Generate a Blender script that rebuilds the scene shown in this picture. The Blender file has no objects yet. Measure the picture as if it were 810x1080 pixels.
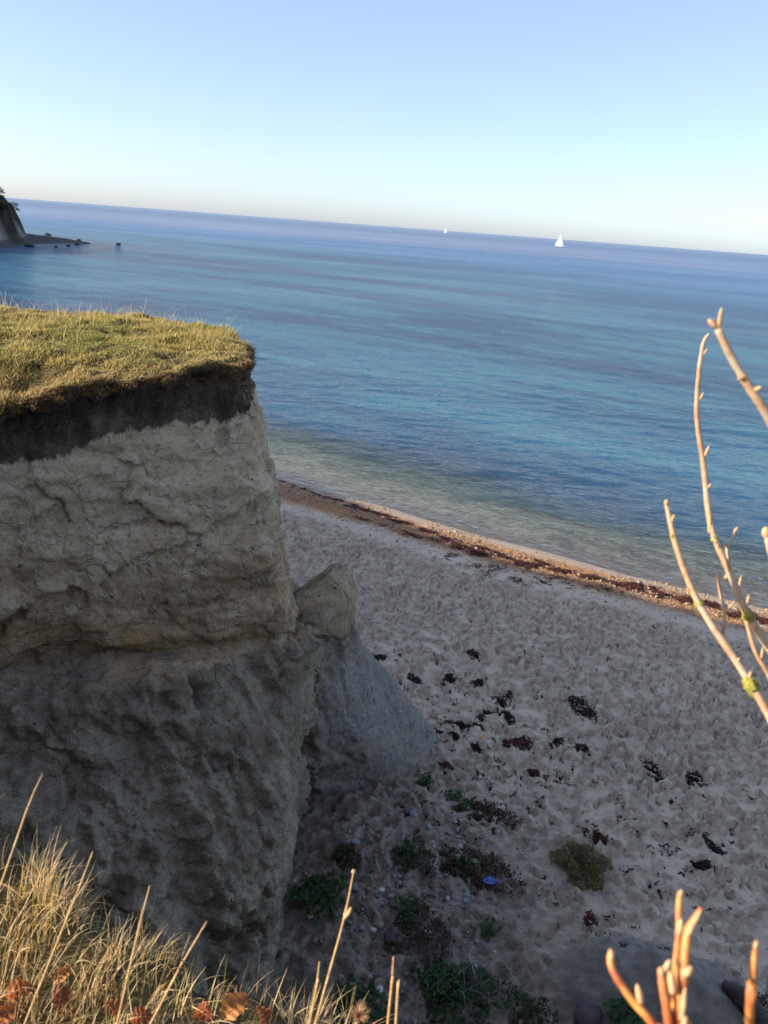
import bpy, bmesh, math, random
import numpy as np
from mathutils import Vector, Matrix
rng = np.random.default_rng(7); random.seed(7)
SC = bpy.context.scene
COL = SC.collection

# ------------------------------------------------------------------ camera
PW, PH, FPX = 810, 1080, 810.0            # photograph size, focal length in its pixels
PITCH, ROLL, EYE = math.radians(20.4), math.radians(4.3), 10.0
F = np.array([0, math.cos(PITCH), -math.sin(PITCH)]); R0 = np.array([1., 0, 0]); U0 = np.cross(R0, F)
RV = R0*math.cos(ROLL)+U0*math.sin(ROLL); UV = -R0*math.sin(ROLL)+U0*math.cos(ROLL)
cam = bpy.data.cameras.new('camera'); camo = bpy.data.objects.new('camera', cam); COL.objects.link(camo)
cam.sensor_fit = 'VERTICAL'; cam.sensor_height = 36; cam.lens = 36*FPX/PH
cam.clip_start = .05; cam.clip_end = 60000
cam.dof.use_dof = True; cam.dof.focus_distance = 11; cam.dof.aperture_fstop = 9
m = Matrix.Identity(4)
for i in range(3):
    m[i][0], m[i][1], m[i][2] = RV[i], UV[i], -F[i]
m[2][3] = EYE
camo.matrix_world = m; SC.camera = camo

# ------------------------------------------------------------------ sky, sun, exposure
SUN_EL = math.radians(20)
TOSUN = np.array([-.975, -.22, 0.]); TOSUN = TOSUN/np.linalg.norm(TOSUN)*math.cos(SUN_EL); TOSUN[2] = math.sin(SUN_EL)
w = bpy.data.worlds.new('World'); SC.world = w; w.use_nodes = True
nt = w.node_tree; bg = nt.nodes['Background']
sky = nt.nodes.new('ShaderNodeTexSky'); sky.sky_type = 'NISHITA'; sky.sun_disc = False
sky.sun_elevation = SUN_EL; sky.sun_rotation = math.atan2(TOSUN[0], TOSUN[1])
sky.air_density = .7; sky.dust_density = .85; sky.ozone_density = 1.8; sky.altitude = 0
tn = nt.nodes.new('ShaderNodeMix'); tn.data_type = 'RGBA'; tn.blend_type = 'MIX'; tn.inputs[0].default_value = .42; tn.inputs[7].default_value = (1.7, 1.82, 2.4, 1)
nt.links.new(sky.outputs[0], tn.inputs[6]); nt.links.new(tn.outputs[2], bg.inputs[0]); bg.inputs[1].default_value = .15
sl = bpy.data.lights.new('sun', 'SUN'); sl.energy = 5.0; sl.angle = math.radians(.5); sl.color = (1, .86, .68)
so = bpy.data.objects.new('sun', sl); COL.objects.link(so)
so.rotation_euler = Vector(TOSUN).to_track_quat('Z', 'Y').to_euler(); so.location = (-40, -10, 40)
SC.view_settings.view_transform = 'Standard'; SC.view_settings.look = 'None'
SC.view_settings.exposure = 1.12; SC.view_settings.gamma = 1; SC.view_settings.use_curve_mapping = False
SC.render.film_transparent = False
SC.cycles.max_bounces = 6; SC.cycles.diffuse_bounces = 3; SC.cycles.transparent_max_bounces = 12

# ------------------------------------------------------------------ helpers: pixels, noise, shapes
def ray(x, y):
    d = F+RV*(x-PW/2)/FPX-UV*(y-PH/2)/FPX
    return d/np.linalg.norm(d)
def px(x, y, dist): return np.array([0, 0, EYE])+ray(x, y)*dist
def at(x, y, z):
    d = ray(x, y); return np.array([0, 0, EYE])+d*((z-EYE)/d[2])
def aty(x, y, Y):
    d = ray(x, y); return np.array([0, 0, EYE])+d*(Y/d[1])
def ss(a, b, v):
    t = np.clip((v-a)/(b-a), 0, 1); return t*t*(3-2*t)
def smin(a, b, k):
    h = np.clip(.5+.5*(b-a)/k, 0, 1); return b*(1-h)+a*h-k*h*(1-h)
def smax(a, b, k): return -smin(-a, -b, k)
def _h(i, j, k, s):
    n = (i.astype(np.uint32)*np.uint32(374761393)+j.astype(np.uint32)*np.uint32(668265263)
         + k.astype(np.uint32)*np.uint32(2147483647-s*7919)+np.uint32(s*1013904223 & 0xffffffff))
    n = (n ^ (n >> np.uint32(13)))*np.uint32(1274126177); n = n ^ (n >> np.uint32(16))
    n = n*np.uint32(2246822519); n = n ^ (n >> np.uint32(15))
    return n.astype(np.float32)/np.float32(4294967295.)
def vn(p, s=0):
    """value noise -1..1 at points p (N,3)"""
    p = np.asarray(p, np.float32)+1000.37; i = np.floor(p).astype(np.int64); f = (p-i).astype(np.float32); f = f*f*f*(f*(f*6-15)+10)
    x, y, z = i[:, 0], i[:, 1], i[:, 2]; r = 0
    for a in (0, 1):
        for b in (0, 1):
            for c in (0, 1):
                r = r+_h(x+a, y+b, z+c, s)*(f[:, 0] if a else 1-f[:, 0])*(f[:, 1] if b else 1-f[:, 1])*(f[:, 2] if c else 1-f[:, 2])
    return r*2-1
def fbm(p, o=4, s=0, g=.5, l=2.03):
    r = 0; a = 1.; q = np.asarray(p, np.float32)
    for k in range(o): r = r+a*vn(q, s+k*17); q = q*l+3.7; a *= g
    return r
def cells(p, s=0):
    """jittered cells: random value and distance to the border of the nearest cell"""
    p = np.asarray(p, np.float32)+500.; i = np.floor(p).astype(np.int64); f1 = np.full(len(p), 9., np.float32); f2 = f1.copy(); val = np.zeros(len(p), np.float32); slo = np.zeros(len(p), np.float32)
    for a in (-1, 0, 1):
        for b in (-1, 0, 1):
            for c_ in (-1, 0, 1):
                j = i+np.array([a, b, c_]); h = [_h(j[:, 0], j[:, 1], j[:, 2], s+q) for q in (1, 2, 3, 4, 5)]
                dl = p-(j+np.stack(h[:3], -1)); d = np.sqrt((dl**2).sum(1)); n_ = d < f1
                f2 = np.where(n_, f1, np.minimum(f2, d)); val = np.where(n_, h[3]-.5, val); slo = np.where(n_, (h[4]-.5)*dl[:, 2]+(h[3]-.5)*dl[:, 0], slo); f1 = np.where(n_, d, f1)
    return val, f2-f1, slo
def xyz(x, y, z=0): return np.stack([x, y, np.zeros_like(x)+z], -1)
def poly_sd(x, y, P):
    P = np.asarray(P, np.float64); d = np.full(np.shape(x), 1e18); s = np.ones(np.shape(x))
    n = len(P)
    for i in range(n):
        a, b = P[i], P[i-1]; e = b-a; wx, wy = x-a[0], y-a[1]
        t = np.clip((wx*e[0]+wy*e[1])/(e@e), 0, 1)
        d = np.minimum(d, (wx-e[0]*t)**2+(wy-e[1]*t)**2)
        c1 = y >= a[1]; c2 = y < b[1]; c3 = e[0]*wy > e[1]*wx
        fl = (c1 & c2 & c3) | (~c1 & ~c2 & ~c3); s = np.where(fl, -s, s)
    return s*np.sqrt(d)

def mesh(name, v, f, mat=None, smooth=True, parent=None, attrs=None, cols=None):
    me = bpy.data.meshes.new(name); v = np.asarray(v, np.float32)
    if isinstance(f, np.ndarray):
        k = f.shape[1]; me.vertices.add(len(v)); me.vertices.foreach_set('co', v.ravel())
        me.loops.add(f.size); me.loops.foreach_set('vertex_index', f.ravel().astype(np.int32))
        me.polygons.add(len(f)); me.polygons.foreach_set('loop_start', np.arange(0, f.size, k, dtype=np.int32))
        me.update(calc_edges=True)
    else:
        me.from_pydata(v.tolist(), [], f)
    if smooth: me.polygons.foreach_set('use_smooth', np.ones(len(me.polygons), bool))
    for n, a in (attrs or {}).items():
        at_ = me.attributes.new(n, 'FLOAT', 'POINT'); at_.data.foreach_set('value', np.asarray(a, np.float32))
    if cols is not None:
        ca = me.color_attributes.new('col', 'FLOAT_COLOR', 'POINT')
        c4 = np.ones((len(v), 4), np.float32); c4[:, :3] = cols; ca.data.foreach_set('color', c4.ravel())
    if mat: me.materials.append(mat)
    o = bpy.data.objects.new(name, me); COL.objects.link(o)
    if parent is not None: o.parent = parent; o.matrix_parent_inverse = Matrix.Translation(-Vector(parent.location))
    return o
def tag(o, label=None, cat=None, group=None, kind=None):
    for k, v_ in (('label', label), ('category', cat), ('group', group), ('kind', kind)):
        if v_: o[k] = v_
    return o
def thing(name, label, cat, loc, group=None):
    o = bpy.data.objects.new(name, None); COL.objects.link(o); o.location = loc; o.empty_display_size = .1
    return tag(o, label, cat, group)

def gridfaces(nx, ny):
    i = np.arange(nx*ny).reshape(nx, ny)
    return np.stack([i[:-1, :-1], i[1:, :-1], i[1:, 1:], i[:-1, 1:]], -1).reshape(-1, 4)
def surface_nets(val, org, h):
    nx, ny, nz = val.shape; neg = val < 0
    c = neg[:-1, :-1, :-1].astype(np.uint8)*0
    for a in (0, 1):
        for b in (0, 1):
            for d in (0, 1): c += neg[a:nx-1+a, b:ny-1+b, d:nz-1+d]
    act = (c > 0) & (c < 8); I = np.argwhere(act); del c
    idx = np.full(act.shape, -1, np.int32); idx[act] = np.arange(len(I)); del act
    cs = {}
    for a in (0, 1):
        for b in (0, 1):
            for d in (0, 1): cs[a, b, d] = val[I[:, 0]+a, I[:, 1]+b, I[:, 2]+d]
    acc = np.zeros((len(I), 3), np.float32); cnt = np.zeros(len(I), np.float32)
    for p in cs:
        for ax in range(3):
            if p[ax]: continue
            q = list(p); q[ax] = 1; q = tuple(q); A, B = cs[p], cs[q]; m_ = (A < 0) != (B < 0)
            t = A/np.where(m_, A-B, 1)
            for k in range(3): acc[:, k] += np.where(m_, p[k]+(t if k == ax else 0), 0)
            cnt += m_
    v = (I+acc/cnt[:, None])*h+np.asarray(org)
    F_ = []
    for ax in range(3):
        b, d = (ax+1) % 3, (ax+2) % 3
        sl0 = [slice(None)]*3; sl1 = [slice(None)]*3; sl0[ax] = slice(None, -1); sl1[ax] = slice(1, None)
        ch = neg[tuple(sl0)] != neg[tuple(sl1)]; E_ = np.argwhere(ch)
        s = idx.shape
        E_ = E_[(E_[:, b] > 0) & (E_[:, d] > 0) & (E_[:, b] < s[b]) & (E_[:, d] < s[d])]
        def g(ob, od):
            q = E_.copy(); q[:, b] -= ob; q[:, d] -= od; return idx[q[:, 0], q[:, 1], q[:, 2]]
        Q = np.stack([g(1, 1), g(0, 1), g(0, 0), g(1, 0)], -1)
        inside = neg[E_[:, 0], E_[:, 1], E_[:, 2]]
        F_.append(np.where(inside[:, None], Q, Q[:, ::-1]))
    return v.astype(np.float32), np.concatenate(F_).astype(np.int32)
def vnormals(v, f):
    n = np.cross(v[f[:, 2]]-v[f[:, 0]], v[f[:, 3]]-v[f[:, 1]]); o = np.zeros_like(v)
    for k in range(4):
        for c in range(3): o[:, c] += np.bincount(f[:, k], n[:, c], len(v))
    return o/np.maximum(np.linalg.norm(o, axis=1, keepdims=True), 1e-9)

# ------------------------------------------------------------------ material helper
class NT:
    def __init__(s, name):
        s.m = bpy.data.materials.new(name); s.m.use_nodes = True; s.t = s.m.node_tree; s.t.nodes.clear()
        s.out = s.n('ShaderNodeOutputMaterial')
    def n(s, ty, ins=None, **kw):
        nd = s.t.nodes.new(ty)
        for k, v_ in kw.items(): setattr(nd, k, v_)
        for k, v_ in (ins or {}).items(): s.set(nd.inputs[k], v_)
        return nd
    def set(s, sock, v_):
        if isinstance(v_, bpy.types.NodeSocket): s.t.links.new(v_, sock)
        elif isinstance(v_, (tuple, list)) and len(v_) == 3 and sock.type == 'RGBA': sock.default_value = (*v_, 1)
        else: sock.default_value = v_
    def math(s, op, a, b=0., c=0., clamp=False):
        nd = s.n('ShaderNodeMath', {0: a, 1: b, 2: c}, operation=op, use_clamp=clamp); return nd.outputs[0]
    def mix(s, fac, a, b, blend='MIX'):
        nd = s.n('ShaderNodeMix', data_type='RGBA', blend_type=blend); s.set(nd.inputs[0], fac); s.set(nd.inputs[6], a); s.set(nd.inputs[7], b); return nd.outputs[2]
    def rng(s, v_, a, b, c=0., d=1., smooth=True):
        nd = s.n('ShaderNodeMapRange', {0: v_, 1: a, 2: b, 3: c, 4: d}, interpolation_type='SMOOTHSTEP' if smooth else 'LINEAR'); return nd.outputs[0]
    def attr(s, name): return s.n('ShaderNodeAttribute', attribute_name=name)
    def pos(s): return s.n('ShaderNodeNewGeometry').outputs['Position']
    def map(s, v_, sc=(1, 1, 1), rot=(0, 0, 0)):
        return s.n('ShaderNodeMapping', {'Vector': v_, 'Scale': sc, 'Rotation': rot}).outputs[0]
    def noise(s, v_, scale, det=4., rough=.55, dist=0.):
        return s.n('ShaderNodeTexNoise', {'Vector': v_, 'Scale': scale, 'Detail': det, 'Roughness': rough, 'Distortion': dist}).outputs[0]
    def voro(s, v_, scale, feat='F1', out=0, rnd=1.):
        return s.n('ShaderNodeTexVoronoi', {'Vector': v_, 'Scale': scale, 'Randomness': rnd}, feature=feat).outputs[out]
    def bump(s, h, st=.5, d=.02, nrm=None):
        nd = s.n('ShaderNodeBump', {'Height': h, 'Strength': st, 'Distance': d})
        if nrm is not None: s.set(nd.inputs['Normal'], nrm)
        return nd.outputs[0]
    def pbr(s, col, rough=.9, nrm=None, spec=.3, **kw):
        nd = s.n('ShaderNodeBsdfPrincipled', {'Base Color': col, 'Roughness': rough, 'Specular IOR Level': spec})
        if nrm is not None: s.set(nd.inputs['Normal'], nrm)
        for k, v_ in kw.items(): s.set(nd.inputs[k], v_)
        return nd.outputs[0]
    def done(s, sh): s.t.links.new(sh, s.out.inputs[0]); return s.m

def simple(name, c1, c2, scale=20., rough=.85, bump=.4, bd=.01, spec=.25):
    t = NT(name); p = t.pos(); n = t.noise(p, scale, 5.)
    return t.done(t.pbr(t.mix(t.rng(n, .3, .7), c1, c2), rough, t.bump(t.noise(p, scale*2.5, 4.), bump, bd), spec))
def leafmat(name, trans=.35, rough=.6):
    t = NT(name); c = t.attr('col').outputs['Color']
    a = t.pbr(c, rough, spec=.3); b = t.n('ShaderNodeBsdfTranslucent', {'Color': c}).outputs[0]
    mx = t.n('ShaderNodeMixShader', {0: trans}); t.t.links.new(a, mx.inputs[1]); t.t.links.new(b, mx.inputs[2])
    return t.done(mx.outputs[0])

# ------------------------------------------------------------------ coast line and beach height
COAST = [(-83, 152), (-75, 125), (-58, 90), (-44, 66), (-30, 50), (-16, 38.2), (-5.3, 30.6), (-2.1, 28.55), (1.6, 26.4), (4.8, 24.5),
         (7.9, 22.95), (11.8, 21.1), (20, 17), (40, 7), (80, -15), (400, -190)]
SEA_POLY = COAST+[(20000, -190), (20000, 20000), (-20000, 20000), (-20000, 152)]
def coast_d(x, y):        # metres inland (+) or out to sea (-)
    x = np.asarray(x, float); y = np.asarray(y, float)
    return poly_sd(x, y, SEA_POLY)
def beach_base(x, y, D=None):
    if D is None: D = coast_d(x, y)
    wob = .5*fbm(xyz(x*.25, y*.25).reshape(-1, 3), 3, 5).reshape(np.shape(x))
    Dw = D+wob*np.clip(np.abs(D)*.4+.35, 0, 1)
    zi = .10*Dw
    z = np.interp(Dw, [-400, -60, -25, -10, -4, 0, 1.2, 2.3, 3.6, 6, 11, 15.5, 22, 60], [-9, -5, -2.6, -1.1, -.36, 0, .13, .27, .27, .32, .52, .8, 1.0, 1.0])
    return z
def ground(xp, yp):
    """where the pixel's line of sight meets the beach"""
    z = .6
    for _ in range(7):
        p = at(xp, yp, z); z = .4*z+.6*zb_lookup(p[0], p[1])
    return at(xp, yp, z)

def axis(lo, a, b, hi, h, grow=1.16):
    mid = np.arange(a, b, h); l = []; s = h; x = a
    while x > lo: s *= grow; x -= s; l.append(x)
    r = []; s = h; x = mid[-1]
    while x < hi: s *= grow; x += s; r.append(x)
    return np.array(l[::-1]+mid.tolist()+r)
BH = .042
bxs = axis(-130, -6.5, 16, 130, BH, 1.12); bys = axis(-60, 5.2, 33, 190, BH, 1.12)
GX, GY = np.meshgrid(bxs, bys, indexing='ij')
BD = coast_d(GX, GY); BZ = beach_base(GX, GY, BD)
P3 = xyz(GX, GY).reshape(-1, 3)
dry = ss(2.0, 4.5, BD)*ss(45, 25, BD)
und = fbm(P3*np.array([.7, .7, 1]), 3, 3).reshape(GX.shape)
BZ = BZ+dry*(.05*und+.016*fbm(P3*3.1, 3, 9).reshape(GX.shape))
# low slump mound near the bottom of the picture
mc = (4.0, 7.35); mx_, my_ = GX-mc[0], GY-mc[1]
mr = np.sqrt((mx_/1.45)**2+(my_/.95)**2)+.10*fbm(P3*1.7, 3, 21).reshape(GX.shape)
BZ += .46*ss(1.0, .3, mr)*(1+.25*fbm(P3*2.1, 4, 23).reshape(GX.shape))
MOUND = ss(1.05, .75, mr); BZ += MOUND*(.03*np.abs(fbm(P3*5, 4, 27)).reshape(GX.shape)+.012*fbm(P3*14, 2, 29).reshape(GX.shape))
# talus against the cliff foot
tal = np.clip(1-np.hypot((GX-.2)/2.3, (GY-9.2)/2.6), 0, 1); BZ += .35*tal*(1+.5*fbm(P3*2.3, 3, 31).reshape(GX.shape))
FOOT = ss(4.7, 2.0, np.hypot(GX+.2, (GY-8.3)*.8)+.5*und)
# trampled sand: thousands of overlapping foot-sized dents
foot = np.zeros_like(BZ)
x0i = np.searchsorted(bxs, -6.5); y0i = np.searchsorted(bys, 5.2)
nxm, nym = int((16+6.5)/BH), int((33-5.2)/BH)
NF = 21000
fx = rng.uniform(-5.5, 15.5, NF); fy = rng.uniform(5.5, 30.5, NF)
fd = coast_d(fx, fy)
for k in range(NF):
    if fd[k] < 3.4 or fd[k] > 26: continue
    dens = .5+.5*math.sin(fx[k]*.4+fy[k]*.33)
    a = rng.normal(-.55, .75)+(math.pi if rng.random() < .5 else 0); L = rng.uniform(.06, .135)*(1.6 if rng.random() < .12 else 1); Wd = L*rng.uniform(.42, .75); dp = rng.choice([.5, 1., 1.35])*rng.uniform(.05, .115)*(.6+.7*dens)
    r = L*2.1+.03; i0 = x0i+int((fx[k]-r+6.5)/BH); i1 = x0i+int((fx[k]+r+6.5)/BH); j0 = y0i+int((fy[k]-r-5.2)/BH); j1 = y0i+int((fy[k]+r-5.2)/BH)
    i0, j0 = max(i0, 0), max(j0, 0)
    X = GX[i0:i1, j0:j1]-fx[k]; Y = GY[i0:i1, j0:j1]-fy[k]
    u = (X*math.cos(a)+Y*math.sin(a))/L; v_ = (-X*math.sin(a)+Y*math.cos(a))/Wd
    q = np.sqrt(u*u+v_*v_)
    foot[i0:i1, j0:j1] += dp*(-ss(1.1, .7, q)*(1+.45*u)+.6*np.exp(-((q-1.3)/.22)**2))
BZ += np.clip(foot, -.14, .08)*dry*(1-.8*MOUND)*(1-.45*FOOT)
rough_ = fbm(P3*9, 3, 41).reshape(GX.shape)
BZ += .018*rough_*dry+.05*FOOT*np.abs(fbm(P3*4.2, 3, 47).reshape(GX.shape))
# coarser pebble ridge by the water
peb = ss(.2, .9, BD)*ss(2.9, 2.2, BD); BZ += peb*.02*fbm(P3*7, 2, 61).reshape(GX.shape)
def zb_lookup(x, y):
    i = int(np.clip(np.searchsorted(bxs, x), 1, len(bxs)-1)); j = int(np.clip(np.searchsorted(bys, y), 1, len(bys)-1))
    return float(BZ[i-1:i+1, j-1:j+1].mean())

# beach material
t = NT('sand'); p = t.pos(); n1 = t.noise(p, .55, 4.); n2 = t.noise(p, 5., 5., .6); n3 = t.noise(p, 60., 3.)
c = t.mix(t.rng(n1, .35, .7), (.615, .525, .395), (.53, .445, .335))
c = t.mix(t.rng(n2, .45, .8), c, (.33, .27, .205))
c = t.mix(t.math('MULTIPLY', t.rng(n3, .55, .72), .35), c, (.2, .17, .14))
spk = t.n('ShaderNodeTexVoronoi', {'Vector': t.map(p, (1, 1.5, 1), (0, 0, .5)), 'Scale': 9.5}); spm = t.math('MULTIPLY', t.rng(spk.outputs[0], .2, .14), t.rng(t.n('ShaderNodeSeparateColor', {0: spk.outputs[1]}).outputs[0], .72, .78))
c = t.mix(t.math('MULTIPLY', spm, .8), c, (.085, .06, .045))  # dark specks: bits of debris, plus the dents' small shadows put into colour
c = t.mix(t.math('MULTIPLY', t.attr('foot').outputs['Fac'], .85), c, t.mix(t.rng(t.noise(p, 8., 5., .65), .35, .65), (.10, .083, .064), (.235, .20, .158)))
c = t.mix(t.math('MULTIPLY', t.attr('mound').outputs['Fac'], .9), c, t.mix(t.rng(n2, .35, .65), (.24, .225, .195), (.16, .155, .13)))
D_ = t.attr('inl').outputs['Fac']
pebc = t.n('ShaderNodeTexVoronoi', {'Vector': p, 'Scale': 16.}); pc = t.mix(t.rng(t.n('ShaderNodeSeparateColor', {0: pebc.outputs[1]}).outputs[0], 0, 1, smooth=False), (.42, .235, .11), (.25, .135, .065))
c = t.mix(t.math('MULTIPLY', t.attr('peb').outputs['Fac'], t.rng(t.noise(p, .8, 3.), .28, .45)), c, pc)
wet = t.rng(t.math('ADD', D_, t.math('MULTIPLY', t.noise(p, .7, 3.), .9)), 1.35, .55)
c = t.mix(t.math('MULTIPLY', wet, .7), c, (.27, .2, .14))
sea_f = t.rng(D_, 0., -1.5)
weed = t.math('MULTIPLY', t.rng(t.noise(t.map(p, (.35, .8, 1), (0, 0, .5)), .75, 5., .6), .47, .6), t.rng(D_, -4., -9))
c = t.mix(sea_f, c, t.mix(weed, t.mix(t.rng(t.math('ADD', t.math('MULTIPLY', n2, .5), t.math('MULTIPLY', t.noise(p, 1.3, 5., .65), .5)), .42, .58), (.48, .40, .29), (.22, .185, .13)), (.025, .035, .03)))
h = t.math('ADD', t.math('MULTIPLY', t.noise(p, 26., 5., .65), .6), t.math('MULTIPLY', t.noise(p, 110., 3.), .25))
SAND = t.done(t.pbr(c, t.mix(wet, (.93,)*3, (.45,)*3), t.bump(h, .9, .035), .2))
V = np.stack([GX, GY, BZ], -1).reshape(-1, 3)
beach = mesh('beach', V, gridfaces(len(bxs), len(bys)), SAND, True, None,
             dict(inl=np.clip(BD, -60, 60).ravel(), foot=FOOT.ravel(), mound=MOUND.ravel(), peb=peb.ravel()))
tag(beach, kind='structure')

# ------------------------------------------------------------------ sea
sx = axis(-26000, -12, 22, 26000, .22, 1.10); sy = axis(14, 16, 46, 30000, .22, 1.07)
SX, SY = np.meshgrid(sx, sy, indexing='ij'); SD = -coast_d(SX, SY)
q3 = xyz(SX, SY).reshape(-1, 3)
ripple = fbm(q3*np.array([.5, .9, 1]), 3, 71).reshape(SX.shape)
SZ = .012*ripple*ss(0, 4, SD)*ss(400, 60, SD)
crest = 2.1+.35*fbm(q3*np.array([.12, .12, 1]), 2, 77).reshape(SX.shape); along = ss(5.5, 7.5, SX)*ss(16, 12.5, SX)
SZ += .07*np.exp(-((SD-crest)/.17)**2)*along
SZ += .03*np.exp(-((SD-.55-.25*ripple)/.2)**2)*ss(-6, 3, SX)
keep = (SD[:-1, :-1] > -3) | (SD[1:, 1:] > -3) | (SY[:-1, :-1] > 150)
fcs = gridfaces(len(sx), len(sy))[keep.ravel()]
t = NT('sea_water'); p = t.pos(); sd = t.attr('off').outputs['Fac']
al = math.atan2(-9.5, 17)             # direction of the shore
ps = t.map(p, (1, 1, 1), (0, 0, -al))
big = t.noise(t.map(ps, (.010, .035, 1)), 1., 4., .55, .4)        # long bands of sand bar and weed
mid = t.noise(t.map(ps, (.07, .24, 1)), 1., 5., .6, .5)
sml = t.noise(t.map(ps, (.8, 1.8, 1)), 1., 6., .68)  # ripple speckle: the wavelets' varying sky reflection put into the body colour
f_turq = t.math('MULTIPLY', t.math('MULTIPLY', t.rng(t.math('ADD', t.math('MULTIPLY', big, .5), t.math('MULTIPLY', mid, .5)), .45, .60), t.rng(sd, 170, 40)), t.rng(t.math('ADD', sd, t.math('MULTIPLY', mid, 12.)), 14, 22))
navy = t.mix(t.rng(sml, .35, .7), (.012, .046, .118), (.022, .078, .155))
deep = t.mix(t.rng(sd, 40, 260), navy, (.028, .105, .23))
deep = t.mix(t.rng(big, .4, .62), deep, t.mix(t.rng(sd, 60, 300), (.026, .108, .205), (.038, .13, .26)))
body = t.mix(f_turq, deep, t.mix(t.rng(sml, .3, .7), (.05, .175, .245), (.03, .125, .215)))
h1 = t.noise(t.map(ps, (2.6, 4.4, 1)), 1., 4., .65, .5); h2 = t.noise(t.map(ps, (.45, 1.0, 1)), 1., 3., .55, .4)
h3 = t.noise(t.map(ps, (9., 14., 1)), 1., 2., .5)
calm = t.noise(t.map(p, (.006, .022, 1), (0, 0, .15)), 1., 3., .5, .6)
amp = t.math('MULTIPLY', t.rng(calm, .4, .58, .72, 1.), t.rng(sd, 0, 3, .35, 1.))
hh = t.math('MULTIPLY', t.math('ADD', t.math('ADD', t.math('MULTIPLY', h1, .36), t.math('MULTIPLY', h2, .5)), t.math('MULTIPLY', h3, .06)), amp)
nb = t.bump(hh, 1., .75)
tint = t.mix(t.rng(sd, 0, 6), (.98, .98, .97), (.55, .76, .76))
tr = t.n('ShaderNodeBsdfTransparent', {'Color': tint}).outputs[0]
df = t.n('ShaderNodeBsdfDiffuse', {'Color': body, 'Normal': nb}).outputs[0]
gl = t.n('ShaderNodeBsdfGlossy', {'Color': (1, 1, 1), 'Roughness': t.rng(sd, 20, 500, .07, .5), 'Normal': nb}).outputs[0]
clear = t.rng(t.math('ADD', sd, t.math('MULTIPLY', t.math('SUBTRACT', mid, .5), 8.)), 2.2, 9.5)
m1 = t.n('ShaderNodeMixShader', {0: clear, 1: tr, 2: df}).outputs[0]
fr = t.n('ShaderNodeFresnel', {'IOR': 1.33, 'Normal': nb}).outputs[0]
m2 = t.n('ShaderNodeMixShader', {0: t.math('MULTIPLY', fr, t.rng(sd, 100, 1500, .8, .42)), 1: m1, 2: gl}).outputs[0]
SEA = t.done(m2)
sea = mesh('sea', np.stack([SX, SY, SZ], -1).reshape(-1, 3), fcs, SEA, True, None, dict(off=np.clip(SD, -5, 5000).ravel()))
tag(sea, kind='structure')

# ------------------------------------------------------------------ land: one solid described by distances
LAND = [(-140, -60), (130, -60), (130, -52), (60, -22), (30, -9.5), (8, -.9), (2, .85), (1.0, 1.02), (.1, 1.08), (-.3, 1.2), (-.8, 1.38), (-1.5, 1.8), (-3, 2.9), (-5.4, 4.3),
        (-6.4, 6), (-6.2, 8.6), (-6, 12.0), (-9.2, 14.3), (-13.7, 16.6), (-18.7, 19.5), (-22.2, 22.6), (-27, 27.7), (-44, 44), (-58, 62), (-73, 88), (-90, 124), (-100, 150), (-140, 150)]
def edge_z(x): return np.interp(x, [-6, -4.3, -3.65, -3.0, -2.3, -1.7, 0], [7.75, 7.84, 8.08, 8.22, 8.32, 8.40, 8.42])
def front_d(x, y): return (x+1.05)*.33-(y-8.88)*.944
def ztop(x, y):
    zt = 8.40+.05*np.sin(x*.9+1)*np.cos(y*.7)+0*x
    fd = -front_d(x, y)
    zp = zt-(zt-edge_z(x))*ss(1.1, .05, fd)
    zb = 8.40+.05*np.sin(x*2.1)*np.sin(y*1.7)+.10*ss(-.3, -1.6, x)
    out = np.where(y > 5, zp, zb)
    return np.where((x < -7) | (y > 13.5) | (x > 9), 8.3, out)
SOILX = [-6, -4.2, -3.65, -3.0, -2.3, -1.7, -1]; SOILZ = [7.2, 7.26, 7.30, 7.6, 7.70, 7.77, 7.8]
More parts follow.
